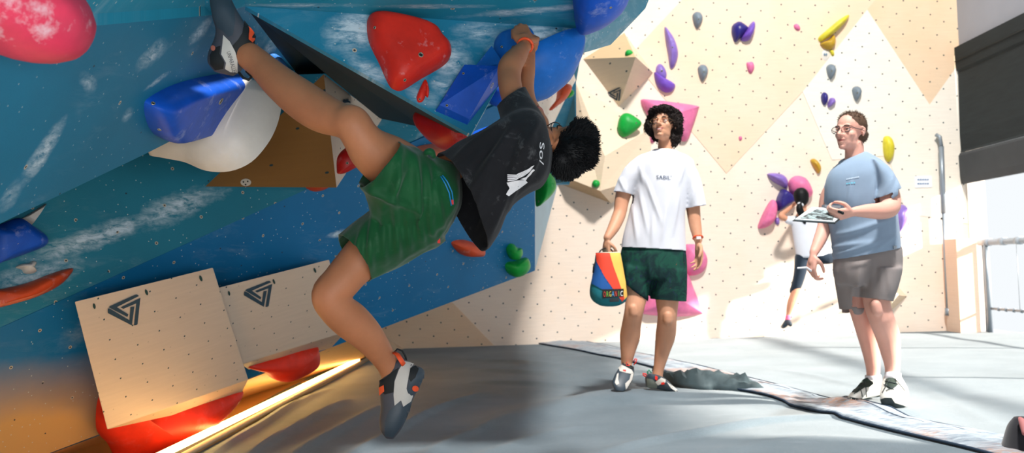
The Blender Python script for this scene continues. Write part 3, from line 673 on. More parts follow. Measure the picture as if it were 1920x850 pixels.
hold(dome([(632,318),(633,296),(645,280),(668,268),(700,270),(700,300),(668,314),(646,325),(634,326)],(on(650,300,EPL)-Vector((0,1.35,0)),Vector((.5,-.8,-.1)).normalized()),.05),DRED,'red hold peeking out behind the climber\'s raised thigh',gN,[(651,306,2.5)])
hold(dome([(574,350),(612,350),(606,357),(588,359)],(on(590,354,EPL)-Vector((0,.1,0)),EPL[1]),.08),ORG,'sliver of an orange hold under the wooden pyramid volume',gN)
hold(dome([(846,455),(870,450),(900,462),(900,476),(882,479),(862,476)],FL,.10),ORG,'orange-red hold peeking out beneath the hem of the black shirt',gN)
hold(dome([(925,92),(930,72),(945,64),(985,58),(1000,80),(992,120),(960,148),(936,152),(926,126)],CPL,.07,flat=.5),BLUE2,'rounded blue dish hold that the climber grips with both hands',gN,[(941,88,2.5)])
dpl=plane3(on(985,110,CPL),on(1090,55,CPL)-Vector((0,.05,0)),P(1005,190,3.72))
hold(dome([(984,100),(1015,78),(1060,58),(1086,54),(1092,62),(1085,90),(1060,140),(1025,172),(1000,186),(960,190),(950,160),(965,120)],dpl,.085,ctr=(1030,110)),BLUE2,'big sweeping blue dish hold right of the climber\'s hands',gN)
hold(dome([(1076,-20),(1076,20),(1080,38),(1098,40),(1125,30),(1150,18),(1180,-10),(1170,-40),(1110,-50)],TPL,.10,ctr=(1095,0)),BLUE,'dark and bright blue hold at the top edge on the right end of the roof',gN,[(1145,14,2.5)])
hold(dome([(906,160),(945,150),(960,175),(945,200),(915,192)],(P(925,175,3.75),Vector((0,-1,-.1)).normalized()),.06),BLUE,'royal blue hold tucked behind the climber\'s elbow',gN)
fp_=lambda x,y,o_: (on(x,y,FL)-Vector((0,o_,0)),Vector((.1,-1,-.1)).normalized())
hold(dome([(934,490),(945,486),(965,489),(985,483),(993,490),(994,503),(984,515),(968,520),(952,513),(938,502)],fp_(965,500,.0),.14),GRN,'smooth bean shaped green hold near the lower right corner of the blue wall',gN)
hold(dome([(944,463),(952,455),(963,458),(970,465),(978,466),(980,476),(974,486),(960,487),(950,477)],fp_(960,470,.0),.12),GRN,'knobbly green hold resting on top of the bean shaped green hold',gN)
rpn=(P(1020,355,7.5),Vector((.5,-1,0)).normalized())
hold(dome([(1005,335),(1010,318),(1022,320),(1034,333),(1038,352),(1030,368),(1015,382),(1005,385)],rpn,.14,ctr=(1012,352)),GRN,'green dome hold on the pale end of the blue wall below the climber\'s head',gN,[(1010,378,2)])
hold(dome([(1046,168),(1056,158),(1070,160),(1071,170),(1062,185),(1046,198),(1034,207),(1030,204),(1042,188)],(P(1050,180,7.45),Vector((.1,-1,0)).normalized()),.12),ORG,'curved orange hold on the pale plywood right of the climber\'s forearm',gN)
hold(dome([(1062,178),(1068,168),(1076,172),(1074,180),(1064,184)],(P(1068,175,7.55),Vector((.1,-1,0)).normalized()),.06),GRN,'small chalky green hold tucked beside the curved orange hold',gN)
# wooden volumes --------------------------------------------------
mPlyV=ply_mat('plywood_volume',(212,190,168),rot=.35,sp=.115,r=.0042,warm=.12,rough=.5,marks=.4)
mPlyShade=ply_mat('plywood_volume_shaded',(140,102,56),rot=.35,sp=.16,r=.005,warm=.1,rough=.5,marks=.8)  # same plywood, browned to carry the dimmer light of down-facing faces
def solid_from(front,back,m,label,group,name='climbing_volume',mats=None,mi=None,sink=0):
    k=len(front); V=list(front)+list(back); Fc=[list(range(k)),list(range(k,2*k))[::-1]]+[[i,k+i,k+(i+1)%k,(i+1)%k] for i in range(k)]
    n=(front[1]-front[0]).cross(front[2]-front[0]); 
    if n.dot(CAM-front[0])<0: Fc=[q[::-1] for q in Fc]; 
    ex=(front[1]-front[0]).normalized(); nn=(front[1]-front[0]).cross(front[-1]-front[0]).normalized(); ey=nn.cross(ex)
    o=obj(name,(V,Fc),mats or m,None,smooth=False,uv=((0,0,0),ex,ey),mi=mi); tag(o,label,'climbing volume',group)
    b=o.modifiers.new('b','BEVEL'); b.width=.004; b.segments=2; b.limit_method='ANGLE'
    return o
LG=[[(145,380),(165,355),(660,130),(705,120),(750,152),(305,375),(535,520),(515,572)],[(775,190),(718,718),(690,735),(645,740),(690,300),(432,410),(378,378)],[(122,405),(160,400),(555,635),(575,372),(655,358),(605,742),(122,492)]]
def logo(parent,vf,cx,cy,s,rot,squash=1.0,off=.003):
    """three interlocking bars forming a hollow triangle; s = width in picture pixels"""
    bv=bvh_of(vf); c,sn=math.cos(rot),math.sin(rot)
    def tp(p): x,y=(p[0]-450)/655*s,(p[1]-430)/655*s*squash; return (cx+x*c-y*sn,cy+x*sn+y*c)
    for q in LG: obj('triangle_logo_bar',decal([[tp(p) for p in q]],bv,off,step=200),LOGO,parent,smooth=False)
def fo(x,y,d): p=on(x,y,FL); return P(x,y,p.y-d)
mSlot=mat('slot_dark',(30,60,56),.6)
def slots(o,vf,l):
    bv=bvh_of(vf)
    for x,y,rx,ry,r in l: obj('screw_slot',decal([circle(x,y,rx,ry,10,r)],bv,.0025,50),mSlot,o,smooth=False)
f1=[fo(140,566,.42),fo(399,502,.42),fo(466,712,.40),fo(201,806,.40)]
b1=[on(152,580,FL),on(396,520,FL),on(446,753,FL),on(228,793,FL)]
v1=solid_from(f1,b1,mPlyV,'large pale square plywood box volume with triangle logo, low on the left','plywood box volumes')
vf1=(f1,[[0,1,2,3]]); logo(v1,vf1,232,581,61.5,0); slots(v1,vf1,[(176,574,2.6,5.5,-.2),(274,548,2.6,6,-.35),(376,522,2.6,6,-.35)])
f2=[fo(405,541,.36),fo(617,487,.36),fo(650,622,.34),fo(452,684,.34)]
b2=[on(415,552,FL),on(612,500,FL),on(621,653,FL),on(466,694,FL)]
v2=solid_from(f2,b2,mPlyV,'pale plywood box volume with triangle logo behind the climber\'s hanging knee','plywood box volumes')
vf2=(f2,[[0,1,2,3]]); logo(v2,vf2,483,550,52,math.radians(3)); slots(v2,vf2,[(429,550,2,4.5,-.2),(513,528,2,5,-.35),(590,507,2,5,-.35)])
# volume under the wedge, shade painted brown on its down-facing side
vA=[P(385,350,on(385,350,EPL).y-.15),P(607,139,on(607,139,EPL).y-1.15),P(631,352,on(631,352,EPL).y-1.0),P(716,224,on(716,224,EPL).y-.15),P(500,300,on(500,300,EPL).y+.1)]
vo=obj('climbing_volume',(vA,[[0,1,2],[1,3,2],[0,2,3],[0,3,1]]),[mPlyShade,mPlyV],None,smooth=False,uv=((0,0,0),Vector((.8,.6,0)),Vector((0,0,1))),mi=[0,1,0,0])
tag(vo,'pyramid plywood volume with shaded faces painted brown and a paler right face under the wedge, behind the raised leg','climbing volume','plywood volumes')
bv=bvh_of((vA,[[0,1,2]])); obj('grip_disc',decal([circle(462,342,10,7)],bv,.004,50),mat('disc_white',(205,200,190),.5),vo,smooth=False)
obj('disc_holes',decal([circle(458,341,1.6),circle(466,340,1.6),circle(462,346,1.6)],bv,.006,50),mBoltD,vo,smooth=False)
bv=bvh_of((vA,[[1,3,2]])); obj('triangle_logo',decal([[(641,188),(652,186),(652,192),(642,194)],[(642,186),(655,190),(656,194),(644,190)]],bv,.004,50),LOGO,vo,smooth=False)
# red holds under the boxes
def fpl(x,y,d,n=None): return (on(x,y,FL)-Vector((0,d,0)),n or FL[1])
hold(dome([(197,728),(186,745),(181,770),(181,803),(190,820),(202,832),(215,856),(245,900),(290,885),(340,848),(392,800),(430,765),(452,738),(450,729),(430,728),(330,748),(215,790)],fpl(320,790,.18),.13,ctr=(300,800),power=2.0),REDL,'large wavy red hold tucked under the large square box volume',gN)
hold(dome([(462,688),(475,674),(500,664),(545,650),(588,648),(594,653),(596,672),(590,686),(560,704),(532,714),(510,710),(495,698)],fpl(530,680,.16),.10),REDL,'wavy red hold tucked under the farther box volume above the light strip',gN)
# back wall holds --------------------------------------------------
def bh(out,h,m,label,ctr=None,bolts=(),dy=0,**k): return hold(dome(out,(Vector((0,YB-dy,0)),Vector((0,-1,0))),h,ctr=ctr,**k),m,label,gBk,bolts)
def bdrop(x,y,s,m,label,up=True): 
    return bh([(x-9*s,y-8*s),(x-3*s,y-15*s),(x+5*s,y-14*s),(x+10*s,y-6*s),(x+9*s,y+3*s),(x+3*s,y+13*s),(x-1*s,y+16*s),(x-6*s,y+8*s)],.10,m,label,bolts=[(x+3*s,y-2*s,1.5)])
bdrop(1307,38,1.0,GREY,'grey teardrop hold at the top left of the back wall')
bdrop(1317,137,1.0,GREY,'grey teardrop hold right of the purple crescent pair')
bdrop(1557,135,.93,GREY,'grey teardrop hold just under the white route tag')
bdrop(1605,176,.9,GREY,'grey teardrop hold above the head of the man with glasses')
bh([(1246,51),(1254,58),(1265,76),(1271,98),(1269,115),(1262,128),(1256,126),(1252,100),(1247,72)],.12,PURL,'tall narrow purple blade hold pointing upwards on the back wall',bolts=[(1261,89,1.5)])
bh([(1229,136),(1231,124),(1238,120),(1246,128),(1250,140),(1246,150),(1234,148)],.08,PURL,'small round purple hold sitting on top of the big purple crescent',bolts=[(1241,133,2)])
bh([(1226,136),(1234,141),(1250,149),(1263,157),(1266,163),(1260,172),(1248,174),(1237,168),(1229,155)],.12,PUR,'big glossy purple crescent hold left on the back wall')
bh([(1371,60),(1373,48),(1384,41),(1394,45),(1402,53),(1396,64),(1388,72),(1378,80),(1373,70)],.12,NAVY,'dark purple shell hold, left half of the pair high on the back wall')
bh([(1388,74),(1396,60),(1408,43),(1414,42),(1415,52),(1411,66),(1404,76),(1394,78)],.13,PUR,'lighter purple shell hold, right half of the pair high on the back wall')
bh([(1488,48),(1494,45),(1500,52),(1498,58),(1490,55)],.04,PINK,'tiny pink foothold high on the back wall')
bh([(1399,119),(1404,117),(1411,117),(1414,128),(1408,138),(1402,134)],.06,PINK,'small pink hold in the middle of the back wall')
bh([(1385,257),(1390,256),(1391,262),(1386,264)],.03,PINK,'tiny pink foothold right of the curly-haired man\'s head')
bh([(1590,28),(1588,38),(1565,62),(1545,76),(1536,79),(1534,71),(1548,58),(1572,38)],.12,YEL,'long pointed yellow hold at the top right of the back wall')
bh([(1537,82),(1552,76),(1562,66),(1566,76),(1564,88),(1554,94),(1543,90)],.10,MUS,'half-round pale yellow hold under the long pointed yellow one')
bh([(1555,95),(1561,94),(1564,103),(1559,105)],.04,YEL,'tiny yellow foothold beside the white route tag')
o=bh([(1540,100),(1546,93),(1554,96),(1556,106),(1550,115),(1542,112)],.015,WHITE,'small white oval route tag with faint marks below the yellow holds')
for k in range(2): obj('faint_mark',box(P(1546+k*3.6,102,YB-.022),.015,.004,.026),mat('tag_ink',(110,140,165),.6),o)
bh([(1539,180),(1544,173),(1551,178),(1551,190),(1545,198),(1540,192)],.08,NAVY,'dark purple petal, left of the small purple pair above the man with glasses')
bh([(1551,195),(1556,184),(1564,185),(1566,193),(1558,200),(1552,202)],.08,PURL,'lilac petal, right of the small purple pair above the man with glasses')
bh([(1655,262),(1662,255),(1671,260),(1676,278),(1672,298),(1664,304),(1656,290)],.10,YEL,'upright yellow oval hold right of the head of the man with glasses')
bh([(1519,302),(1526,298),(1535,306),(1539,318),(1534,326),(1527,316)],.08,MUS,'mustard yellow curved hold between the two standing men\'s heads')
bh([(1438,327),(1455,325),(1470,330),(1477,342),(1474,354),(1462,348),(1448,340)],.12,PURL,'flat lilac hold above the climbing woman\'s left hand')
bh([(1478,352),(1480,338),(1492,330),(1508,334),(1518,348),(1522,366),(1505,374),(1484,366)],.18,PINK,'large round pink hold above the climbing woman\'s head')
bh([(1454,380),(1460,362),(1468,355),(1484,366),(1490,378),(1474,388),(1458,396)],.16,NAVY,'dark navy block hold beside the climbing woman\'s head',flat=.5)
bh([(1421,428),(1428,405),(1443,378),(1452,376),(1456,390),(1452,412),(1440,425)],.14,PINK,'slanted magenta block hold left of the climbing woman',flat=.4)
bh([(1452,410),(1460,409),(1461,420),(1455,421)],.04,PURL,'tiny lilac foothold beside the slanted magenta block')
bh([(1676,398),(1690,384),(1700,392),(1699,412),(1690,430),(1680,440),(1674,425)],.14,PURL,'lilac dome hold peeking out behind the man with glasses')
bh([(1201,189),(1215,187),(1260,192),(1306,199),(1309,206),(1298,240),(1288,264),(1272,262),(1240,244),(1212,214)],.18,PINK,'large pink triangular hold behind the curly-haired man\'s head')
bh([(1219,256),(1226,254),(1227,266),(1220,268)],.04,PINK,'tiny pink foothold left of the curly-haired man\'s neck')
bh([(1282,465),(1296,458),(1314,464),(1326,486),(1320,508),(1300,517),(1284,510)],.14,PINK,'pink bulging hold behind the curly-haired man\'s left hand')
bh([(1199,582),(1215,545),(1228,515),(1250,500),(1285,508),(1300,540),(1316,582),(1312,590),(1270,594),(1210,590)],.22,PINK,'large pink pyramid hold near the floor behind the curly-haired man\'s knees',bolts=[(1243,580,2)])
bh([(1158,235),(1163,218),(1176,212),(1192,220),(1203,231),(1195,243),(1172,257),(1160,250)],.10,GRN,'green half-moon hold on the far plywood volume left of the curly-haired man',bolts=[(1193,231,1.5)],dy=.16)
bh([(1110,344),(1114,338),(1122,339),(1125,346),(1119,352),(1112,350)],.05,GRN,'small green foothold on the far lower plywood volume',dy=.33)
bh([(1172,99),(1176,94),(1184,95),(1188,103),(1180,106),(1173,105)],.05,GRN,'tiny green hold on the far upper plywood pyramid',dy=.42)
# back wall volumes (pyramids)
mPlyFar=ply_mat('plywood_far_volume',(240,218,190),rot=.6,sp=.2,r=.009,warm=.15)
mPlyFar2=ply_mat('plywood_far_volume_tan',(216,186,146),rot=.6,sp=.2,r=.009,warm=.2)
def pyr(base,tops,faces,label,mats,mi):
    V=[P(x,y,YB+.02) for x,y in base]+[P(x,y,YB-d) for x,y,d in tops]
    bm=bmesh.new(); vs=[bm.verts.new(p) for p in V]
    for f in faces: bm.faces.new([vs[i] for i in f])
    bmesh.ops.recalc_face_normals(bm,faces=bm.faces); Q=[[v.index for v in f.verts] for f in bm.faces]; bm.verts.index_update(); Q=[[v.index for v in f.verts] for f in bm.faces]; bm.free()
    o=obj('climbing_volume',(V,Q),mats,None,smooth=False,uv=((0,0,0),Vector((1,0,0)),Vector((0,0,1))),mi=mi); tag(o,label,'climbing volume','plywood volumes'); return o,(V,Q)
o,vf=pyr([(1090,111),(1170,60),(1226,138),(1159,203)],[(1192,107,.55)],[[0,1,4],[1,2,4],[2,3,4],[3,0,4],[0,1,2,3]],'diamond shaped plywood pyramid volume with triangle logo high left on the back wall',[mPlyFar,mPlyFar2],[1,0,0,0,0])
logo(o,vf,1152,176,27,0,1,.01)
o,vf=pyr([(1060,345),(1078,150),(1165,208),(1228,236),(1224,330),(1147,383),(1041,343)],[(1107,286,.24),(1134,293,.34),(1125,358,.34),(1069,336,.24)],
    [[0,1,7,10],[1,2,8,7],[2,3,8],[3,4,9,8],[4,5,9],[5,6,10,9],[6,0,10],[7,8,9,10],[0,6,5,4,3,2,1]],'wide faceted plywood volume left of the curly-haired man\'s shoulder',[mPlyFar,mPlyFar2],[0,0,0,0,0,1,1,0,0])
zp=bpoly([(1088,170),(1125,170),(1125,215),(1088,215)],YB-.008); 
logo(wb,(zp,[[0,1,2,3]]),1099,194,27,math.radians(32),.9,.004)
o,vf=pyr([(1660,510),(1678,530),(1703,556),(1672,584),(1655,560)],[(1672,552,.25)],[[0,1,5],[1,2,5],[2,3,5],[3,4,5],[4,0,5],[0,1,2,3,4]],'small grey-lit plywood pyramid low on the back wall behind the man with glasses',[mPlyFar],None)
# ================================================================== PEOPLE
def V3(*a): return Vector(a)
def hand(parts,W,fwd,nrm,side,curl=(.3,.5,.4),s=1.0,thumb=.5,spread=.03,curls=None,rw=.024):
    """W wrist, fwd to the knuckles, nrm the way the palm faces, side towards the thumb"""
    fwd=Vector(fwd).normalized(); nrm=Vector(nrm); nrm=(nrm-fwd*nrm.dot(fwd)).normalized(); side=Vector(side); side=(side-fwd*side.dot(fwd)-nrm*side.dot(nrm)).normalized()
    offs=(.027,.009,-.010,-.027); L=((.044,.026,.021),(.049,.030,.022),(.045,.027,.021),(.035,.020,.018)); kn=(.088,.091,.086,.078); rr=(.0088,.009,.0085,.0075)
    parts.append(wchain([(W-fwd*.02*s,rw*s*.95),(W+fwd*.02*s,rw*s),(W+fwd*.045*s,.021*s)],3,12))
    for i in range(4):
        K=W+fwd*kn[i]*s+side*offs[i]*s
        parts.append(wchain([(W+fwd*.02*s+side*offs[i]*.55*s,.014*s),(W+fwd*.055*s+side*offs[i]*.85*s,.0135*s),(K,.0115*s)],3,10))
        a=0; p=K; pts=[(K,.0105*s)]; c=curls[i] if curls else curl; sd=side*(offs[i]*spread*30)
        for j in range(3):
            a+=c[j]; d=(fwd*math.cos(a)+nrm*math.sin(a)+sd*.15).normalized(); p=p+d*L[i][j]*s; pts.append((p,rr[i]*s*(1,.92,.8)[j]))
        parts.append(wchain(pts,3,10))
    B=W+fwd*.022*s+side*.018*s
    d1=(fwd*.62+side*.72+nrm*(.25+thumb*.3)).normalized(); d2=(fwd*.85+side*(.45-thumb*.4)+nrm*(.2+thumb*.6)).normalized(); d3=(fwd*.9+side*(.2-thumb*.6)+nrm*(.2+thumb*.7)).normalized()
    p1=B+d1*.042*s; p2=p1+d2*.032*s; p3=p2+d3*.024*s
    parts.append(wchain([(B,.015*s),(p1,.012*s),(p2,.0105*s),(p3,.0088*s)],3,10))
def band(name,c,d,R,r,m,par):
    a,b=frame(d); return obj(name,tube([c+a*(R*math.cos(t))+b*(R*math.sin(t)) for t in np.linspace(0,2*math.pi,25)],r,8),m,par)
class Head:
    def __init__(s,C,f,u,k=1.0):
        s.C=Vector(C); s.f=Vector(f).normalized(); u=Vector(u); s.u=(u-s.f*u.dot(s.f)).normalized(); s.l=s.u.cross(s.f).normalized(); s.k=k
    def p(s,a,b,c): return s.C+(s.l*a+s.f*b+s.u*c)*s.k
    def e(s,a,b,c,rl,rf,ru,nu=18,nv=12): k=s.k; return ell(s.p(a,b,c),s.l*rl*k,s.f*rf*k,s.u*ru*k,nu,nv)
    def shells(s,nose=1.0,smile=0):
        k=s.k; S=[s.e(0,-.012,.032,.075,.094,.083,24,16),s.e(0,.028,-.028,.058,.063,.078,20,14),s.e(0,.034,-.068,.048,.052,.042),s.e(0,.076,-.098,.021,.019,.016)]
        for q in(-1,1):
            S+=[s.e(q*.037,.053,-.026,.023,.022,.022),s.e(q*.026,.080,.017,.026,.014,.009),s.e(q*.012,.103,-.036,.0085,.010,.008),s.e(q*.037,.022,-.066,.016,.032,.032)]
            S.append(ell(s.p(q*.078,-.010,-.008),s.l*.006*k,(s.f*.014-s.l*q*-.006)*k,(s.u*.026-s.f*.005)*k,14,10))
            S.append(wchain([(s.p(q*.076,.004,.018),.004*k),(s.p(q*.082,-.006,.022),.0038*k),(s.p(q*.087,-.019,.013),.0038*k),(s.p(q*.085,-.020,-.006),.0035*k),(s.p(q*.078,-.008,-.027),.005*k)],3,8))
        S+=[wchain([(s.p(0,.086,.012),.009*k),(s.p(0,.102,-.014),.0095*k),(s.p(0,.116,-.032),.0115*k)],4,12),s.e(0,.094,-.058,.022,.012,.008),s.e(0,.092,-.074,.019,.012,.009)]
        return S
    def dents(s,v,smile=0):
        P_=[(s.p(q*.031,.092,-.002),.019*s.k,.0115*s.k,s.f) for q in(-1,1)]
        P_+=[(s.p(q*.022*a,.104,-.066+(.004*abs(q)*smile)),.010*s.k,.0035*s.k,s.f) for q in(-1,-.5,0,.5,1) for a in (1,)]
        P_+=[(s.p(q*.0055,.112,-.044),.005*s.k,.003*s.k,s.f) for q in(-1,1)]
        for c,R,dpt,d in P_:
            w=v-np.array(c); r2=(w**2).sum(1)/(R*R); v=v-np.array(d)[None,:]*(dpt*np.exp(-r2*1.1))[:,None]
        return v
    def features(s,par,eye=(60,40,28),brow=(30,22,18),lips=(176,96,88),smile=0,browt=.0055,look=(0,0)):
        k=s.k
        for q in(-1,1):
            c=s.p(q*.031,.0715,-.002); obj('eye',ell(c,s.l*.0125*k,s.f*.0125*k,s.u*.0125*k),mEyeW,par)
            d=(s.f+s.l*look[0]+s.u*look[1]).normalized(); a,b=frame(d)
            for nm,r,z,m in (('iris',.0062,.0112,mat('iris',eye,.2)),('pupil',.0028,.0124,mPupil)):
                obj(nm,ell(c+d*z*k,a*r*k,b*r*k,d*.0012*k,12,6),m,par)
            lidp=[s.p(q*.031+t,.0715+.0135*math.cos(t*60),.0040-.10*abs(t)**1.4+.0005) for t in np.linspace(-.0135,.0135,9)]
            obj('upper_eyelid',tube(lidp,[.001]+[.0026*k]*7+[.001],8),par_skin[par.name],par)
            obj('lower_eyelid',tube([s.p(q*.031+t,.0715+.0130*math.cos(t*60),-.0085+.08*abs(t)**1.3) for t in np.linspace(-.0135,.0135,9)],[.001]+[.0026*k]*7+[.001],8),par_skin[par.name],par)
            obj('lash_line',tube([p+s.f*.0016*k-s.u*.0018*k for p in lidp],.0010*k,5),mPupil,par)
            bp=[]
            for t in np.linspace(-.017,.021,8):
                h=s.bvh.ray_cast(s.p(q*(.031+t),.25,.0185+.004*math.cos(t*70)-(.10*max(t,0))),-s.f); bp.append(h[0] if h[0] is not None else s.p(q*(.031+t),.08,.02))
            obj('eyebrow',tube(bp,[browt*.45*k]+[browt*.8*k]*5+[browt*.5*k,.0008],8),mat('brow_hair',brow,.8),par)
        bv=s.bvh
        def on_face(x,z,o=0):
            h=bv.ray_cast(s.p(x,.25,z),-s.f); return (h[0] if h[0] is not None else s.p(x,.09,z))+s.f*o
        mw=.026 if smile else .021; ls=np.linspace(-mw,mw,11); cz=lambda t:smile*.010*(abs(t)/mw)**2
        lu=[on_face(t,-.0605+cz(t)-.0012*(abs(t)<.003),.0) for t in ls]; ll=[on_face(t,-.0605+cz(t)-(.0125 if smile else .0065)*(1-(t/mw)**2),.0) for t in ls]
        ml=mat('lips',lips,.5,.1,200); r0=[.0008,.0016,.0022,.0026,.0028,.0024,.0028,.0026,.0022,.0016,.0008]
        obj('upper_lip',tube(lu,r0,8),ml,par); obj('lower_lip',tube(ll,[x*1.25 for x in r0],8),ml,par)
        if smile: obj('teeth',loft([[a.lerp(b,.08)+s.f*.0002,a.lerp(b,.80)+s.f*.0002,a.lerp(b,.80)-s.f*.004,a.lerp(b,.08)-s.f*.004] for a,b in list(zip(lu,ll))[1:-1]]),mTeeth,par)
        else: obj('mouth_line',tube([(a+b)/2+s.f*.0012 for a,b in zip(lu,ll)],.0010*k,6),mat('mouth_dark',(80,34,34),.6),par)
    def glasses(s,par,m,r=(.024,.018),rim=.0012,lens=True,sq=3.0):
        g=[]; k=s.k
        e=None
        o=obj('glasses',tube([s.p(-.010,.107,-.002),s.p(0,.110,.0005),s.p(.010,.107,-.002)],rim*k,8),m,par)
        for q in(-1,1):
            pts=[]
            for i in range(25):
                t=2*math.pi*i/24; ct,st=math.cos(t),math.sin(t); x=math.copysign(abs(ct)**(2/sq),ct)*r[0]; z=math.copysign(abs(st)**(2/sq),st)*r[1]
                pts.append(s.p(q*.034+x,.105-.30*max(0,q*(q*.034+x)-.03),-.004+z))
            obj('rim',tube(pts,rim*k,8),m,o)
            obj('lens',(pts[:-1],[list(range(24))]),mLens,o,smooth=False)
            obj('temple',tube([s.p(q*.058,.096,.004),s.p(q*.074,.075,.004),s.p(q*.081,.02,.004),s.p(q*.084,-.012,.001),s.p(q*.084,-.026,-.014)],rim*k,8),m,o)
        return o
mEyeW=mat('eye_white',(226,220,214),.25,.03,50); mPupil=mat('pupil_black',(14,12,12),.25); mTeeth=mat('teeth',(236,230,220),.3,.03,80)
ln=NT('lens_glass'); ln.b.inputs['Transmission Weight'].default_value=1; ln.b.inputs['Alpha'].default_value=.18; mLens=ln.out((.95,.97,1),.03,.5); 
par_skin={}
def skin_mat(name,c,dk=.86,red=.5):
    m=NT(name); c=lin(c); o=m.co(); n=m.noise(o,9,4,.6); col=m.mix(m.ramp(n,.3,.7),tuple(x*dk for x in c),c)
    col=m.mix(m.math('MULTIPLY',m.ramp(m.noise(o,5,3),.5,.75),red*.35),col,(c[0]*1.02,c[1]*.72,c[2]*.66))
    col=m.mix(m.math('MULTIPLY',m.ramp(m.noise(o,260,3),.55,.8),.10),col,tuple(x*.5 for x in c))
    m.bump(m.noise(o,420,3),.12,.001); m.b.inputs['Subsurface Weight'].default_value=.12; m.b.inputs['Subsurface Radius'].default_value=(.012,.005,.003); m.b.inputs['Subsurface Scale'].default_value=.6
    return m.out(col,.55,.4)
def cloth_mat(name,c,var=.1,sc=500,rough=.9,sheen=.25,dust=0,dustc=(.6,.62,.64)):
    m=NT(name); c=lin(c); o=m.co(); col=m.mix(m.ramp(m.noise(o,7,4),.3,.7),tuple(x*(1-var) for x in c),tuple(x*(1+var) for x in c))
    if dust: col=m.mix(m.math('MULTIPLY',m.ramp(m.noise(o,13,8,.75,.5),.56,.74),dust),col,dustc)
    m.bump(m.noise(o,sc,2,.6),.25,.001); m.b.inputs['Sheen Weight'].default_value=sheen; m.b.inputs['Sheen Roughness'].default_value=.5
    return m.out(col,rough,.15)
def garment(name,shells,voxel,caps,m,par,amp=.004,freq=7,sdir=None,stretch=4,seed=0,smooth=5,th=.0025,fold=None):
    v,f=fuse(shells,voxel,smooth); v,f=wrinkle(v,f,amp,freq,sdir,stretch,seed)
    if fold: v=fold(v,f)
    v,f=cutcaps(v,f,caps); v,f=compact(v,f); e=edges_of(f); v=smoothv(v,e,1)
    o=obj(name,(v,f),m,par,True,solid=th); return o,(v,f)
def capof(p1,p2,Y,inner,R=None,hi=.05):     # hem plane from its two silhouette pixels and a pixel inside the garment
    a=P(*p1,Y);b=P(*p2,Y); c=(a+b)/2; n=(b-a).cross(V3(0,1,0)).normalized()
    if n.dot(c-P(*inner,Y))<0: n=-n
    return (c,n,R or (b-a).length*.75,hi)
def strands(S,n=4):
    out=[]
    for pts,r in S:
        m=len(pts); out.append(tube(pts,[r*(1-.85*(i/(m-1))**1.5) for i in range(m)],n,cap=False))
    return join(*out)
def shoe(name,rings,m,par,n=24,sub=4): return obj(name,ploft(rings,sub,n,2.4),m,par),ploft(rings,sub,n,2.4)
def patch(name,polys,bv,m,par,off=.0012,step=5,th=.0015):
    o=obj(name,decal(polys,bv,off,step),m,par); return o
mSlate=mat('shoe_rubber_slate',(54,66,76),.45,.2,14,.2); mShoeBlk=mat('shoe_black',(22,26,28),.7,.15,30); mShoeWht=mat('shoe_white_leather',(196,192,184),.6,.08,20,.2); mOrT=mat('orange_tab',(232,84,40),.5)
mSlateP=mat('shoe_upper_charcoal',(70,72,80),.6,.2,18,.2)
# ------------------------------------------------------------------ CLIMBER
cl_=empty('person',P(770,420,2.95),'climber in black t-shirt and green shorts hanging sideways from the blue wall','person')
mSkA=skin_mat('skin_tan',(184,120,82),.80); par_skin[cl_.name]=mSkA
hdA=Head(P(1057,279,2.95),(-.14,.45,.88),(.70,-.62,-.26),.74)
S=[chain([(466,104,3.02,26),(495,128,2.99,28),(524,155,2.95,33),(565,187,2.9,38),(602,211,2.86,38),(640,226,2.82,33),(660,232,2.8,35),(676,256,2.81,36),(697,282,2.84,44),(735,308,2.9,52),(795,345,3.0,52)]),
   chain([(656,212,2.79,17),(668,218,2.79,19),(680,232,2.80,19)]),
   chain([(455,98,3.02,20),(440,92,3.03,22),(425,60,3.04,16)]),
   chain([(790,400,3.02,50),(735,440,3.0,52),(695,470,2.98,44),(662,502,2.96,38),(638,530,2.94,36),(618,554,2.93,34.5),(632,580,2.95,34),(658,602,2.99,36),(688,630,3.03,31),(714,664,3.07,24),(729,690,3.09,20),(737,712,3.1,20)]),
   chain([(608,540,2.91,18),(603,556,2.91,19),(608,572,2.92,18)]),
   chain([(735,712,3.1,18),(745,740,3.1,20),(735,780,3.1,14)]),
   chain([(800,345,3.0,42),(862,304,3.02,28),(930,295,2.96,42),(985,275,2.94,40),(1010,262,2.92,28)]),
   chain([(795,380,3.02,42),(828,330,3.0,30)]),
   chain([(985,235,2.93,26),(968,200,2.98,23),(958,168,3.03,22.5),(955,145,3.08,22.5),(957,124,3.12,23),(970,105,3.19,19),(984,86,3.27,11.5)]),
   chain([(1005,235,3.03,26),(990,195,3.10,18),(987,165,3.16,15),(989,130,3.24,15),(994,98,3.32,10)]),
   chain([(1002,258,2.96,24),(1024,256,2.95,20),(1046,266,2.94,19)])]
hand(S,P(985,84,3.26),(-.16,.72,.70),(0,.68,-.72),(.9,0,.2),curls=((.05,.9,.8),(.0,.9,.8),(.05,.95,.8),(.1,1.0,.8)),s=.92,thumb=.3,rw=.020,spread=.03)
hand(S,P(995,96,3.31),(-.04,.74,.68),(0,.68,-.72),(-.9,0,.1),curls=((.05,.9,.8),(.0,.9,.8),(.05,.95,.8),(.1,1.0,.8)),s=.90,thumb=.3,rw=.018,spread=.03)
S+=hdA.shells()
v,f=fuse(S,.0048,4); v=hdA.dents(v); bodyA=(v,f); hdA.bvh=bvh_of((v,f))
obj('body',(v,f),mSkA,cl_)
band('wristband',P(985,85,3.265),P(990,76,3.30)-P(972,104,3.20),.0245,.0045,mOrT,cl_)
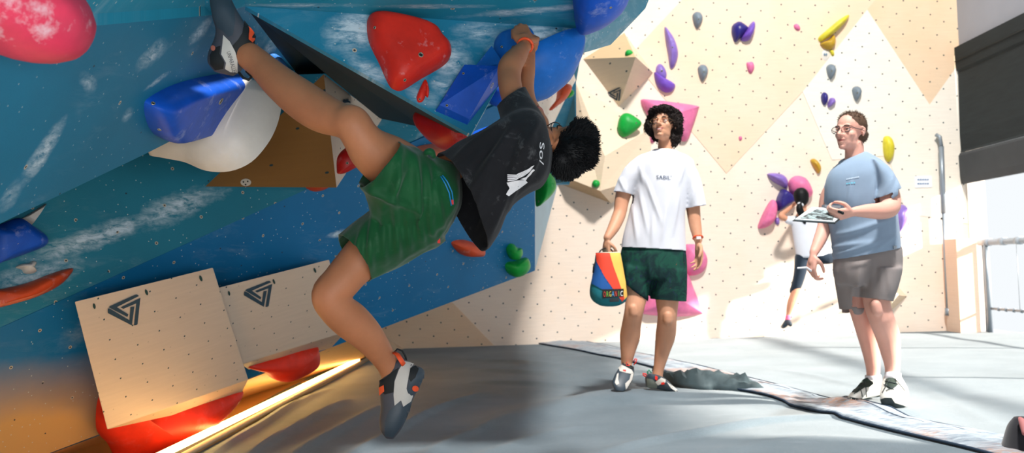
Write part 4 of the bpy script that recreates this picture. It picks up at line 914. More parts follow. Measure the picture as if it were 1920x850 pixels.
# t-shirt
mTeeB=cloth_mat('black_cotton',(29,30,33),.18,sheen=.08,dust=.14)
ts=[ploft([((785,316),(815,430),2.99,.15),((806,296),(850,462),2.97,.165),((824,288),(884,478),2.96,.17),((838,284),(912,470),2.95,.17),((862,268),(936,438),2.93,.17),((900,250),(955,392),2.92,.17),((940,224),(992,362),2.91,.175),((968,208),(1015,350),2.90,.17),((998,207),(1030,322),2.90,.14),((1018,222),(1034,285),2.91,.09)]),
    ploft([((928,188),(979,152),3.03,.062),((930,196),(982,161),3.01,.068),((937,214),(1000,190),2.97,.085),((945,240),(1018,222),2.92,.11),((960,270),(1020,255),2.90,.10)])]
_h=[P(812,284,2.96),P(908,478,2.95),P(842,352,2.79),P(830,408,3.11)]; _c=(_h[0]+_h[1])/2; _n=(_h[1]-_h[0]).cross(_h[2]-_h[3]).normalized(); _n=_n if _n.x<0 else -_n
capA=[(_c,_n,.42,.2),capof((930,197),(981,162),3.01,(980,230),.11)]
# hem plane of the shirt leans: the opening looks down and left
def foldA(v,f):
    N=normals(v,f); a=np.array(P(1000,230,2.9)); b=np.array(P(880,440,2.9)); d=np.zeros(len(v))
    for q0,q1,am,w in (((985,250,2.76),(908,455,2.78),.022,.013),((975,255,2.76),(925,400,2.78),-.014,.012),((1000,262,2.76),(950,385,2.78),.018,.011),((960,235,2.76),(862,400,2.80),.018,.014),((950,245,2.76),(885,330,2.80),-.012,.012),((960,215,2.76),(850,300,2.80),.018,.013),((950,220,2.76),(870,262,2.8),-.010,.010),((1010,225,2.76),(975,300,2.76),.013,.009),((1012,280,2.76),(990,335,2.76),.013,.009),((962,190,2.92),(985,240,2.84),.012,.008),((995,200,2.9),(960,250,2.8),.012,.009),((930,300,2.8),(880,420,2.8),.014,.010)):
        A=np.array(P(*q0)); B=np.array(P(*q1)); D=B-A; t=np.clip(((v-A)@D)/(D@D),0,1); r=np.linalg.norm((v-(A+t[:,None]*D))[:,[0,2]],axis=1); d+=am*np.exp(-(r/w)**2)*np.sin(np.pi*(.1+.8*t))
    return v+N*d[:,None]
oT,vfT=garment('t_shirt',ts,.0065,capA,mTeeB,cl_,.007,7,P(880,440,2.9)-P(1000,230,2.9),4,3,fold=foldA)
bT_=bvh_of(vfT)
mPrint=mat('white_print',(222,222,224),.7,.1,90)
patch('shirt_print',[[(951,342),(965,338),(985,337),(989,341),(953,367),(949,364),(955,352)]],bT_,mPrint,oT,.003,5)
for k in range(4): patch('shirt_print_stripe',[[(953,327+k*3.4),(953,329+k*3.4),(968,328.5+k*2.6),(1000-k*1.5,312+k*2.4),(1002-k*1.5,309+k*2.4),(968,326.5+k*2.6)]],bT_,mPrint,oT,.004,9)
for k in range(4): patch('shirt_print_stripe',[[(1000-k*3.5,316+k*4),(1002-k*3.5,318+k*4),(984-k*2,338-k),(981-k*2,338-k)]],bT_,mPrint,oT,.0045,9)
obj('shirt_lettering',text_decal('So/',(1011,266),(-1,42),(8,1),bT_,.003),mPrint,oT)
# shorts
mGreen=cloth_mat('green_nylon',(16,76,40),.25,900,.55,.15,dust=.12,dustc=(.35,.5,.38))
gs=[ploft([((722,240),(645,326),2.81,.115),((738,255),(662,342),2.82,.12),((748,264),(680,350),2.83,.115),((782,280),(694,392),2.88,.135),((815,292),(715,425),2.93,.15),((842,308),(770,450),2.97,.15)]),
    ploft([((612,466),(670,550),2.97,.11),((622,458),(682,540),2.97,.11),((636,444),(694,524),2.97,.11),((668,415),(735,506),2.98,.125),((712,380),(790,478),3.0,.14),((760,350),(838,452),3.0,.14)]),
    ploft([((760,300),(770,440),2.98,.14),((800,290),(815,455),2.98,.155),((832,298),(846,425),2.98,.15),((850,306),(858,402),2.98,.13),((860,318),(864,388),2.98,.10)])]
def foldG(v,f):
    N=normals(v,f); d=np.zeros(len(v))
    L=[((700,385),(690,520)),((722,372),(716,508)),((745,362),(742,495)),((765,380),(765,480)),((785,370),(790,470)),((805,380),(810,460)),((760,275),(740,400)),((735,290),(705,370)),((780,285),(790,400)),((800,300),(812,420)),((680,420),(664,500)),((815,330),(830,440)),((665,345),(800,400)),((770,310),(720,400))]
    for i,(q0,q1) in enumerate(L):
        A=np.array(P(*q0,2.85)); B=np.array(P(*q1,2.85)); D=B-A; t=np.clip(((v-A)@D)/(D@D),0,1); r=np.linalg.norm((v-(A+t[:,None]*D))[:,[0,2]],axis=1); d+=(.014 if i%2 else .018)*np.exp(-(r/.0095)**2)*np.sin(np.pi*t)
    return v+N*d[:,None]*(N[:,1]<0)[:,None]
def tcap(a,b,near,far,inner,R,hi):
    c=(a+b)/2; n=(b-a).cross(near-far).normalized(); n=n if n.dot(c-inner)>0 else -n; return (c,n,R,hi)
gcap=[tcap(P(745,262,2.82),P(671,346,2.82),P(716,316,2.70),P(696,294,2.95),P(780,340,2.85),.16,.09),tcap(P(632,449,2.97),P(690,528,2.97),P(668,480,2.86),P(650,498,3.08),P(740,440,3.0),.15,.09)]
oG,vfG=garment('shorts',gs,.006,gcap,mGreen,cl_,.009,13,P(690,520,2.9)-P(745,360,2.9),6,5,fold=foldG)
obj('drawstring',chain([(796,294,2.86,4),(800,286,2.84,6),(808,285,2.84,7),(813,293,2.85,5)]),mGreen,oG)
bG=bvh_of(vfG)
mBlueZ=mat('blue_zip',(30,130,190),.4)
for pts in ([(826,332),(834,345),(841,362),(845,385)],[(829,330),(838,342),(846,360),(849,383)]):
    q=[lay(x,y,bG,.003) for x,y in pts]; q=[p for p in q if p is not None]
    if len(q)>2: obj('pocket_zip',tube(q,.0022,6),mBlueZ,oG)
for x,y in ((847,379),(822,451)):
    p=lay(x,y,bG,.002)
    if p: obj('red_tag',box(p,.008,.004,.014),mat('red_stitch',(200,40,30),.6),oG,smooth=False)
# shoes
o,vf=shoe('climbing_shoe',[((402,134),(438,141),3.03,.022),((391,118),(452,130),3.03,.042),((393,98),(464,108),3.03,.046),((402,78),(476,86),3.03,.046),((406,58),(472,60),3.03,.045),((401,38),(457,40),3.03,.046),((397,18),(443,18),3.03,.044),((394,-6),(431,-6),3.04,.036),((396,-32),(416,-32),3.06,.018)],mSlateP,cl_)
bv=bvh_of(vf)
patch('white_side_panel',[[(419,66),(431,78),(441,97),(445,114),(445,136),(432,135),(422,129),(424,118),(415,102),(417,85)]],bv,mShoeWht,o)
patch('heel_cup',[[(402,90),(414,86),(412,101),(421,117),(419,129),(404,131),(395,120),(394,104)]],bv,mShoeBlk,o,.002)
patch('black_collar',[[(436,86),(447,74),(454,62),(458,38),(470,52),(480,68),(476,86),(466,98),(456,112),(449,124),(444,104)]],bv,mShoeBlk,o,.002)
patch('toe_rubber',[[(395,-8),(412,-20),(426,-8),(438,14),(441,40),(437,66),(428,70),(418,58),(408,52),(399,26)]],bv,mSlate,o,.002)
patch('orange_strap_tab',[[(466,49),(471,53),(477,61),(478,72),(472,80),(465,74)]],bv,mOrT,o,.004)
patch('orange_logo_dot',[circle(401,91,4,5)],bv,mat('dusty_orange',(190,110,90),.6),o,.004)
obj('lettering',text_decal('UNPARALLEL',(425,98),(12,40),(7,-2.5),bv,.0028),mat('grey_letter',(90,88,90),.6),o)
q=[P(448,136,2.98),P(456,146,2.97),P(466,150,2.97),P(472,144,2.98),P(462,134,3.0)]
obj('pull_tab',tube(q,.004,8),mShoeBlk,o)
o,vf=shoe('climbing_shoe',[((720,706),(752,668),3.10,.034),((712,718),(772,682),3.10,.043),((712,734),(795,697),3.10,.045),((713,750),(788,722),3.10,.043),((714,768),(774,750),3.10,.043),((712,788),(765,778),3.10,.043),((714,806),(753,804),3.10,.036),((723,821),(738,823),3.10,.014)],mSlateP,cl_)
bv=bvh_of(vf)
patch('toe_rubber',[[(740,762),(748,752),(754,764),(768,754),(773,752),(768,772),(758,792),(736,820),(722,818),(722,790),(730,770)]],bv,mSlate,o)
patch('white_side_panel',[[(758,678),(776,682),(769,694),(766,707),(762,729),(765,738),(774,742),(770,753),(756,763),(752,751),(740,761),(738,741),(740,716),(748,694)]],bv,mShoeWht,o,.0016)
patch('heel_cup',[[(776,684),(790,690),(796,702),(790,720),(780,735),(770,742),(763,733),(767,718),(774,706),(768,704),(769,694)]],bv,mSlate,o,.0035)
patch('heel_hollow',[[(769,692),(778,688),(784,694),(778,708),(770,716),(766,710)]],bv,mShoeBlk,o,.005)
patch('orange_logo_dot',[circle(777,728,5.5,5.5)],bv,mOrT,o,.0055)
patch('black_collar',[[(711,714),(722,710),(738,696),(748,690),(740,712),(738,736),(722,740),(712,732)]],bv,mShoeBlk,o,.0022)
patch('orange_strap_tab',[[(713,727),(721,722),(722,734),(714,742)]],bv,mOrT,o,.005)
obj('pull_tab',tube([P(740,662,3.06),P(746,666,3.04),P(752,676,3.03),P(757,684,3.04)],.0085,8,flat=.5),mOrT,o)
obj('pull_loop',tube([P(739,662,3.07),P(745,655,3.08),P(754,658,3.09),P(760,668,3.1),P(762,676,3.1)],.003,8),mShoeBlk,o)
# glasses, hair
mFrB=mat('black_frame',(18,22,30),.3)
hdA.glasses(cl_,mFrB,(.026,.020),.0022,sq=4)
hdA.features(cl_,smile=0)
mHairB=mat('black_hair',(13,14,16),.55,.3,60,.2,.22)
cap=[hdA.e(0,-.030,.046,.085,.092,.084,28,18),hdA.e(0,-.072,-.005,.080,.052,.060),hdA.e(.0,.015,.095,.075,.062,.042),hdA.e(0,-.075,-.035,.06,.04,.03)]
vh,fh=fuse(cap,.006,2); oh=obj('hair',(vh,fh),mHairB,cl_)
Nh=normals(vh,fh); St=[]
r2=random.Random(3)
for _ in range(3600):
    i=r2.randrange(len(vh)); p=Vector(vh[i]); n=Vector(Nh[i]); w=p-hdA.C; fz=w.dot(hdA.f)/hdA.k; uz=w.dot(hdA.u)/hdA.k
    if fz>-.03 and uz<.03: continue
    lift=.20 if uz>.06 else .06
    d=(n*lift+hdA.u*(.5 if uz>.02 else -.4)+hdA.f*(.45 if fz>-.02 else -.1)+Vector((.25,0,-.35))+Vector((r2.gauss(0,.15),r2.gauss(0,.15),r2.gauss(0,.15)))).normalized()
    L=r2.uniform(.007,.018)*(1.2 if uz>.05 else .8); St.append(([p-n*.004,p+d*L*.5+n*.003,p+d*L],.0015))
obj('hair_tufts',strands(St),mHairB,oh)
# ------------------------------------------------------------------ CURLY-HAIRED MAN
cm_=empty('person',G(1205,733,.03),'curly-haired smiling man in white t-shirt and dark green shorts standing on the mat','person')
mSkC=skin_mat('skin_light_tan',(208,152,120)); par_skin[cm_.name]=mSkC
hdC=Head(P(1244,236,YC),(-.40,-.86,.30),(.10,.26,.96),1.0)
S=[chain([(1203,478,YC,25),(1199,520,YC,26),(1194,552,YC-.03,21),(1189,582,YC-.06,18),(1184,610,YC-.03,18),(1181,633,YC,19),(1177,662,YC,13.5),(1175,684,YC,10),(1177,700,YC-.03,10)]),
   chain([(1187,578,YC-.10,9),(1188,588,YC-.10,9)]),
   chain([(1250,478,YC,25),(1252,530,YC,26),(1251,566,YC-.02,21.5),(1251,596,YC-.03,18),(1248,628,YC+.02,19),(1242,658,YC+.03,14.5),(1235,692,YC+.03,10),(1232,708,YC+.03,10.5)]),
   chain([(1252,592,YC-.08,9),(1252,602,YC-.08,9)]),
   chain([(1226,480,YC+.01,28),(1229,430,YC,32),(1234,370,YC,33),(1238,335,YC,32),(1242,308,YC,22)]),
   chain([(1207,318,YC,17),(1272,316,YC,17)]),
   chain([(1247,305,YC,15),(1247,285,YC,14),(1248,265,YC+.01,14)]),
   chain([(1198,320,YC,16),(1176,345,YC,16),(1167,372,YC-.01,14),(1163,395,YC-.03,12.5),(1159,408,YC-.05,12.5),(1150,428,YC-.10,11),(1139,446,YC-.15,7.8)]),
   chain([(1284,320,YC,16),(1296,350,YC,16),(1299,385,YC,13.5),(1302,412,YC-.02,12),(1305,430,YC-.04,11),(1309,450,YC-.07,8)])]
hand(S,P(1138,449,YC-.15),(-.10,-.02,-1),(.75,.5,0),(-.35,-.9,0),curls=((1.0,1.4,.8),(1.05,1.45,.8),(1.05,1.45,.8),(1.1,1.5,.8)),s=.95,thumb=1.0,rw=.020)
hand(S,P(1309,455,YC-.08),(.03,-.06,-1),(-.75,-.35,0),(-.4,-.85,0),curls=((.25,.4,.25),(.3,.45,.3),(.38,.5,.3),(.45,.55,.35)),s=1.03,thumb=.45,rw=.021)
S+=hdC.shells()
v,f=fuse(S,.0052,3); v=hdC.dents(v,1); hdC.bvh=bvh_of((v,f)); obj('body',(v,f),mSkC,cm_)
hdC.features(cm_,smile=1,look=(-.25,.30),brow=(32,22,18))
mFrT=mat('thin_gold_frame',(150,120,90),.3,.1,20,metal=.7)
hdC.glasses(cm_,mFrT,(.023,.0195),.0008,sq=2.0)
band('wristband',P(1308.5,446,YC-.065),P(1309,455,YC-.08)-P(1305,430,YC-.04),.030,.006,mOrT,cm_)
obj('wristband_label',box(P(1310,446,YC-.105),.028,.010,.018),mat('label_white',(236,232,230),.5),cm_,smooth=False)
mTeeW=cloth_mat('white_cotton',(226,228,236),.03,600,.9,.1)
ts=[ploft([((1226,280),(1266,281),YC,.065),((1218,285),(1274,286),YC,.085),((1196,292),(1292,294),YC,.115),((1184,306),(1302,308),YC,.13),((1185,340),(1296,342),YC,.14),((1185,375),(1289,378),YC,.14),((1177,410),(1285,412),YC,.135),((1169,440),(1285,446),YC,.132),((1165,463),(1286,470),YC,.13),((1164,474),(1287,481),YC,.13)]),
    ploft([((1196,292),(1210,345),YC,.10),((1170,315),(1197,352),YC,.085),((1150,359),(1188,367),YC,.075),((1147,368),(1186,377),YC,.072)]),
    ploft([((1282,295),(1266,345),YC,.10),((1308,322),(1276,360),YC,.085),((1324,385),(1283,392),YC,.075),((1327,395),(1285,402),YC,.072)])]
def mkfold(L,Yf,w=.012,am=.010):
    def fn(v,f):
        N=normals(v,f); d=np.zeros(len(v))
        for i,(q0,q1) in enumerate(L):
            A=np.array(P(*q0,Yf)); B=np.array(P(*q1,Yf)); D=B-A; t=np.clip(((v-A)@D)/(D@D),0,1); r=np.linalg.norm((v-(A+t[:,None]*D))[:,[0,2]],axis=1); d+=am*np.exp(-(r/w)**2)*np.sin(np.pi*(.05+.9*t))
        return v+N*d[:,None]*(N[:,1]<.2)[:,None]
    return fn
oT,vfT=garment('t_shirt',ts,.0075,[capof((1165,466),(1286,473),YC,(1225,380),.3),capof((1149,361),(1187,369),YC,(1195,320),.080),capof((1325,387),(1284,394),YC,(1275,330),.09)],mTeeW,cm_,.004,5,(0,.2,1),3,11,
   fold=mkfold([((1200,350),(1215,440)),((1210,330),(1240,420)),((1190,380),(1195,455)),((1250,380),(1240,455)),((1275,350),(1262,440)),((1225,400),(1222,460)),((1285,300),(1272,350)),((1200,300),(1208,345)),((1165,330),(1175,362)),((1306,340),(1300,385))],YC-.13,.013,.010))
bv=bvh_of(vfT); obj('shirt_lettering',text_decal("SABIL'",(1230.5,336),(28,1.5),(0,-7.5),bv,.003),mat('navy_print',(40,60,90),.7),oT)
obj('collar',tube([P(1246,281,YC)+Vector((.068*math.cos(t),.070*math.sin(t),.012*math.sin(t)-.004)) for t in np.linspace(0,2*math.pi,28)],.006,8),mTeeW,oT)
pm=NT('dark_green_pattern_cloth'); o_=pm.co(); c1=pm.mix(pm.ramp(pm.noise(o_,11,5,.6,1.2),.42,.58),lin((18,44,46)),lin((24,72,60)))
c1=pm.mix(pm.ramp(pm.noise(pm.map(o_,loc=(2,5,1)),14,4,.6,1.5),.60,.66),c1,lin((34,44,74))); c1=pm.mix(pm.ramp(pm.noise(pm.map(o_,loc=(7,1,3)),16,6,.7,2.0),.67,.70),c1,lin((170,88,48)))
pm.bump(pm.noise(o_,400,2),.2,.001); mPat=pm.out(c1,.8,.2)
ss=[ploft([((1170,455),(1284,460),YC,.11),((1164,472),(1287,476),YC,.125),((1164,500),(1288,505),YC,.13),((1170,520),(1284,528),YC,.12)]),
    ploft([((1165,498),(1224,508),YC,.115),((1166,528),(1217,552),YC-.02,.10),((1169,536),(1214,566),YC-.02,.098)]),
    ploft([((1222,505),(1288,508),YC,.115),((1221,540),(1288,545),YC-.01,.105),((1220,562),(1287,567),YC-.01,.10),((1220,570),(1287,575),YC-.01,.10)])]
garment('shorts',ss,.0075,[capof((1167,530),(1214,556),YC,(1200,500),.108,.04),capof((1220,563),(1287,568),YC,(1255,520),.135,.05)],mPat,cm_,.005,6,(0,.2,1),3,4,fold=mkfold([((1215,470),(1222,540)),((1180,480),(1176,530)),((1240,490),(1235,560)),((1270,480),(1275,560))],YC-.13,.014,.010))
YS=YC-.06
o,vf=shoe('climbing_shoe',[((1167,682),(1189,689),YS+.04,.036),((1159,693),(1189,701),YS,.042),((1151,707),(1184,716),YS-.05,.045),((1148,720),(1177,728),YS-.09,.040),((1153,732),(1170,734),YS-.12,.02)],mSlate,cm_); bv=bvh_of(vf)
patch('white_strap',[[(1160,689),(1166,685),(1184,694),(1187,700),(1182,702),(1162,697)]],bv,mShoeWht,o,.003,3); patch('white_side_panel',[[(1183,702),(1188,700),(1185,712),(1178,724),(1173,732),(1172,720),(1180,712)]],bv,mShoeWht,o,.002,3)
patch('white_side_panel',[[(1153,718),(1157,702),(1160,700),(1159,712),(1161,720),(1156,723)]],bv,mShoeWht,o,.002,3); patch('black_collar',[[(1167,680),(1174,681),(1188,688),(1187,693),(1178,691),(1168,686)]],bv,mShoeBlk,o,.004,3)
mRedT=mat('red_tab',(230,50,40),.5); patch('red_tongue_tab',[[(1174,679),(1180,680),(1180,688),(1174,687)]],bv,mRedT,o,.006,3); patch('red_stitching',[[(1168,694),(1174,695),(1173,698),(1168,697)]],bv,mRedT,o,.005,3)
obj('pull_loop',tube([P(1188,685,YS+.05),P(1192,680,YS+.05),P(1194,674,YS+.05),P(1191,673,YS+.05),P(1188,678,YS+.05)],.004,6),mRedT,o)
o,vf=shoe('climbing_shoe',[((1210,708),(1212,726),YC+.02,.03),((1217,701),(1217,728),YC,.038),((1227,702),(1226,729),YC-.02,.040),((1240,706),(1238,731),YC-.05,.042),((1252,714),(1249,733),YC-.08,.042),((1262,724),(1260,735),YC-.10,.035),((1270,732),(1269,736),YC-.12,.015)],mSlate,cm_); bv=bvh_of(vf)
patch('white_strap',[[(1229,717),(1240,709),(1248,713),(1248,718),(1234,723)]],bv,mShoeWht,o,.003,3); patch('grey_heel_panel',[[(1213,710),(1224,712),(1233,722),(1232,728),(1214,727)]],bv,mat('shoe_grey_heel',(120,128,120),.6),o,.002,3)
patch('red_tongue_tab',[[(1229,706),(1234,708),(1233,714),(1229,712)]],bv,mRedT,o,.006,3); patch('red_stitching',[[(1240,718),(1246,717),(1247,721),(1241,722)]],bv,mRedT,o,.005,3); patch('white_side_panel',[[(1250,717),(1262,725),(1271,733),(1268,735),(1258,728)]],bv,mShoeWht,o,.002,3)
obj('pull_loop',tube([P(1213,708,YC+.05),P(1206,704,YC+.05),P(1205,701,YC+.05),P(1211,702,YC+.05),P(1214,706,YC+.05)],.005,6),mRedT,o)
obj('green_pull_tab',tube([P(1216,706,YC+.05),P(1214,698,YC+.05),P(1217,694,YC+.05),P(1220,698,YC+.05)],.009,8,flat=.5,round_ends=True),mat('green_tab',(30,140,100),.5),o)
# curls
mHairC=mat('dark_brown_curls',(30,21,18),.6,.4,40,.2,.22)
cap=[hdC.e(0,-.025,.058,.112,.098,.078,24,16),hdC.e(0,-.058,-.01,.108,.060,.070),hdC.e(.05,-.05,-.07,.050,.035,.05),hdC.e(0,.055,.088,.085,.040,.026),hdC.e(-.088,.01,.005,.030,.04,.05),hdC.e(.088,-.02,.02,.026,.04,.05)]
vh,fh=fuse(cap,.007,2); oh=obj('hair',(vh,fh),mHairC,cm_); Nh=normals(vh,fh); St=[]; r2=random.Random(5)
for _ in range(900):
    i=r2.randrange(len(vh)); p=Vector(vh[i]); n=Vector(Nh[i]); w=p-hdC.C; fz=w.dot(hdC.f); uz=w.dot(hdC.u)
    if fz>.050 and uz<.050: continue
    if fz>.088 and uz<.075: continue
    a,b=frame((n+Vector((r2.gauss(0,.4),r2.gauss(0,.4),r2.gauss(0,.4)))).normalized()); ax=a.cross(b)
    R=r2.uniform(.009,.016); L=r2.uniform(.004,.022); t0=r2.uniform(0,6.28); turns=r2.uniform(.8,1.4); pts=[]
    for k in range(11):
        t=k/10; pts.append(p-n*.004+(-ax if ax.dot(n)<0 else ax)*L*t+a*R*math.cos(t0+turns*6.28*t)+b*R*math.sin(t0+turns*6.28*t)-Vector((0,0,.012))*t*t)
    St.append((pts,.0042))
obj('curls',strands(St,4),mHairC,oh)
# chalk bucket held by the curly man
cb=empty('chalk_bag',P(1140,572,YC-.16),'blue, red and yellow chalk bucket with rainbow lettering carried in the curly-haired man\'s right hand','chalk bag')
YB_=YC-.16
bgr=[((1118,474),(1162,474),YB_,.06),((1116,482),(1165,482),YB_,.07),((1113,510),(1168,508),YB_,.085),((1107,535),(1173,532),YB_,.095),((1106,553),(1175,556),YB_,.098),((1112,565),(1172,566),YB_,.09),((1125,573),(1160,573),YB_,.06),((1135,575),(1150,575),YB_,.02)]
nb=NT('chalk_bag_teal'); mTealB=mat('bag_teal_cloth',(20,116,128),.7,.12,25,.3); vf=ploft(bgr,4,30,2.6)
ob=obj('bag_body',vf,mTealB,cb); bv=bvh_of(vf)
patch('blue_panel',[[(1119,490),(1124,500),(1134,520),(1146,538),(1150,543),(1129,543),(1110,532),(1112,515)]],bv,mat('bag_blue',(26,88,160),.7,.1,25),ob,.0040,3)
patch('red_panel',[[(1118,475),(1143,475),(1150,500),(1160,528),(1170,560),(1166,566),(1150,543),(1134,520),(1120,492)]],bv,mat('bag_red',(226,70,46),.7,.1,25),ob,.0048,3)
patch('yellow_panel',[[(1143,475),(1162,475),(1166,495),(1172,530),(1175,556),(1170,562),(1160,528),(1150,500)]],bv,mat('bag_yellow',(240,190,90),.7,.12,18),ob,.0044,3)
patch('label',[[(1129,543),(1168,542),(1168,556),(1130,560)]],bv,mat('label_black',(24,24,26),.6),ob,.0065,4)
cols=[(226,70,50),(120,190,70),(230,200,70),(90,170,220),(226,80,60),(140,190,90),(240,240,236)]
for k,ch_ in enumerate('ORGANIC'): obj('letter',text_decal(ch_,(1131.5+k*5.1+(1.4 if ch_=='I' else 0),556.6-k*.2),(1.4 if ch_=='I' else 4.3,-.1),(0,-9.5),bv,.0085),mat('letter_ink',cols[k],.6),ob)
patch('small_label',[[(1143,560),(1160,559),(1160,565),(1143,566)]],bv,mat('label_grey',(60,66,70),.6),ob,.0065,4)
obj('handle',tube([P(1122,476,YB_),P(1128,468,YB_),P(1138,465,YB_),P(1146,468,YB_),P(1152,476,YB_)],.008,8,flat=.5),mShoeBlk,cb)
obj('chalky_rim',tube([P(1140,475,YB_)+Vector((.073*math.cos(t),.06*math.sin(t),0)) for t in np.linspace(0,2*math.pi,24)],.006,8),mat('chalky_rim_cloth',(226,206,180),.8),cb)
obj('buckle_strap',join(*[tube([P(1118,488,YB_-.02),P(1113,500,YB_-.03),P(1112,512,YB_-.03)],.008,8,flat=.4)]),mShoeBlk,cb)
# ------------------------------------------------------------------ MAN WITH GLASSES AND CLIPBOARD
gm=empty('person',G(1655,752,0),'short-haired man with glasses in grey-blue t-shirt and grey shorts holding a clipboard','person')
mSkG=skin_mat('skin_fair_pink',(226,170,152),.92,.7); par_skin[gm.name]=mSkG
hdG=Head(P(1594,248,YG),(-.76,-.64,.12),(.10,.05,.98),.99)
S=[chain([(1648,480,YG+.0,28),(1648,520,YG-.05,30),(1643,562,YG-.07,24.5),(1653,598,YG-.09,23),(1664,628,YG-.05,22.5),(1669,655,YG-.04,19),(1673,684,YG-.04,14.5),(1673,706,YG-.05,12.5),(1673,722,YG-.07,12)]),
   chain([(1642,572,YG-.16,10),(1645,584,YG-.16,10)]),
   chain([(1606,485,YG+.08,27),(1606,530,YG+.09,27),(1614,578,YG+.09,21.5),(1624,616,YG+.12,20),(1632,652,YG+.13,17),(1637,690,YG+.13,13),(1637,712,YG+.13,12)]),
   chain([(1626,485,YG+.02,34),(1621,430,YG+.02,38),(1614,375,YG,38),(1608,340,YG,34),(1604,315,YG,22)]),
   chain([(1580,342,YG+.08,17),(1640,332,YG-.02,18)]),
   chain([(1603,315,YG,20),(1602,295,YG,17.5),(1602,275,YG,17)]),
   chain([(1648,332,YG-.06,18),(1662,350,YG-.12,18.5),(1669,374,YG-.17,19),(1668,390,YG-.22,18),(1650,396,YG-.26,16),(1628,396,YG-.30,13.5),(1602,397,YG-.34,9)]),
   chain([(1570,342,YG+.12,16),(1555,370,YG+.14,17),(1549,405,YG+.12,14.5),(1546,425,YG+.08,13.5),(1537,450,YG+.02,12),(1526,474,YG-.03,8.5)])]
hand(S,P(1600,399,YG-.34),(-1,-.12,-.10),(-.1,.75,.65),(0,-.55,.85),curls=((.75,1.1,.7),(.8,1.1,.7),(.85,1.1,.7),(.9,1.1,.7)),s=1.0,thumb=.9,rw=.022)
hand(S,P(1525,478,YG-.04),(-.25,-.15,-1),(.65,.3,-.3),(-.55,-.8,.1),curls=((.6,.8,.5),(.7,.9,.5),(.8,.9,.5),(.9,.9,.5)),s=1.0,thumb=.9,rw=.021)
S+=hdG.shells()
v,f=fuse(S,.005,3); v=hdG.dents(v); hdG.bvh=bvh_of((v,f)); obj('body',(v,f),mSkG,gm)
hdG.features(gm,eye=(70,70,60),brow=(72,50,38),lips=(190,110,104),smile=0,browt=.0042,look=(0,.1))
hdG.glasses(gm,mat('dark_grey_frame',(60,58,60),.3),(.024,.017),.0017,sq=2.6)
mHairG=mat('short_brown_hair',(88,66,50),.7,.4,160,.5,.3)
cap=[hdG.e(0,-.020,.044,.079,.094,.078,28,18),hdG.e(0,-.05,-.01,.078,.060,.06)]
vh,fh=fuse(cap,.005,2); w=vh-np.array(hdG.C); 
fc=np.array([w[list(q)].mean(0) for q in fh]); ff=fc@np.array(hdG.f); uu=fc@np.array(hdG.u); keep=(ff<.052)&~((uu<.030)&(ff>.022-.35*(.03-uu)))
vh2,fh2=compact(vh,[q for q,k in zip(fh,keep) if k]); oh=obj('hair',(vh2,fh2),mHairG,gm); Nh=normals(vh2,fh2); St=[]; r2=random.Random(8)
for _ in range(1800):
    i=r2.randrange(len(vh2)); p=Vector(vh2[i]); n=Vector(Nh[i]); 
    if n.dot(p-hdG.C)<0: n=-n
    uz=(p-hdG.C).dot(hdG.u); d=(n*.15+hdG.f*(.3 if uz>.06 else -.6)+hdG.u*(.1 if uz>.05 else -.5)+Vector((r2.gauss(0,.2),r2.gauss(0,.2),r2.gauss(0,.2)))).normalized(); L=r2.uniform(.006,.014)*(1.5 if uz>.07 else .8)
    St.append(([p-n*.002,p+d*L*.5,p+d*L],.0012))
obj('hair_strands',strands(St,3),mHairG,oh)
mTeeG=cloth_mat('grey_blue_cotton',(136,156,178),.05,600,.9,.2)
ts=[ploft([((1575,304),(1622,284),YG,.07),((1566,312),(1636,292),YG,.095),((1556,322),(1654,304),YG,.12),((1549,340),(1668,322),YG,.145),((1547,370),(1672,352),YG,.15),((1551,402),(1680,392),YG,.15),((1557,432),(1684,425),YG,.15),((1561,462),(1686,448),YG,.148),((1563,488),(1687,465),YG,.145),((1564,500),(1689,477),YG,.14)]),
    ploft([((1632,296),(1640,356),YG-.08,.10),((1664,310),(1642,366),YG-.13,.09),((1688,352),(1645,372),YG-.17,.08),((1692,362),(1650,384),YG-.18,.075)]),
    ploft([((1566,322),(1584,372),YG+.10,.09),((1550,340),(1572,382),YG+.12,.08),((1541,378),(1565,390),YG+.13,.07),((1540,390),(1564,400),YG+.13,.07)])]
oT,vfT=garment('t_shirt',ts,.0075,[capof((1563,490),(1687,467),YG,(1620,400),.3),capof((1689,355),(1646,374),YG-.17,(1640,320),.084,.03),capof((1541,382),(1565,393),YG+.13,(1580,350),.075,.035)],mTeeG,gm,.004,5,(.3,.2,.6),3,21,
   fold=mkfold([((1575,440),(1640,425)),((1565,465),(1640,452)),((1570,480),(1670,445)),((1640,470),(1684,440)),((1600,330),(1590,400)),((1640,330),(1632,400)),((1668,325),(1650,370)),((1676,340),(1662,372)),((1600,430),(1680,410))],YG-.15,.012,.010))
bv=bvh_of(vfT); mPr=mat('pale_chest_print',(196,214,230),.7); mPr2=mat('cyan_chest_print',(110,190,215),.7)
for k in range(9): obj('chest_mark',decal([[(1587+k*2.7,337.5-k*.52),(1589-.2+k*2.7,337.1-k*.52),(1589-.2+k*2.7,335-k*.52),(1587+k*2.7,335.4-k*.52)]],bv,.003,50),mPr,oT)
for k in range(4): obj('chest_mark',decal([[(1587+k*4.4,346-k*.5),(1590+k*4.4,345.6-k*.5),(1590+k*4.4,343-k*.5),(1587+k*4.4,343.4-k*.5)]],bv,.003,50),mPr2,oT)
obj('collar',tube([P(1598,295,YG)+Vector((.072*math.cos(t),.072*math.sin(t),.030*math.cos(t)+.012*math.sin(t)-.005)) for t in np.linspace(0,2*math.pi,28)],.006,8),mTeeG,oT)
mShG=cloth_mat('grey_twill',(138,130,128),.06,600,.85,.1)
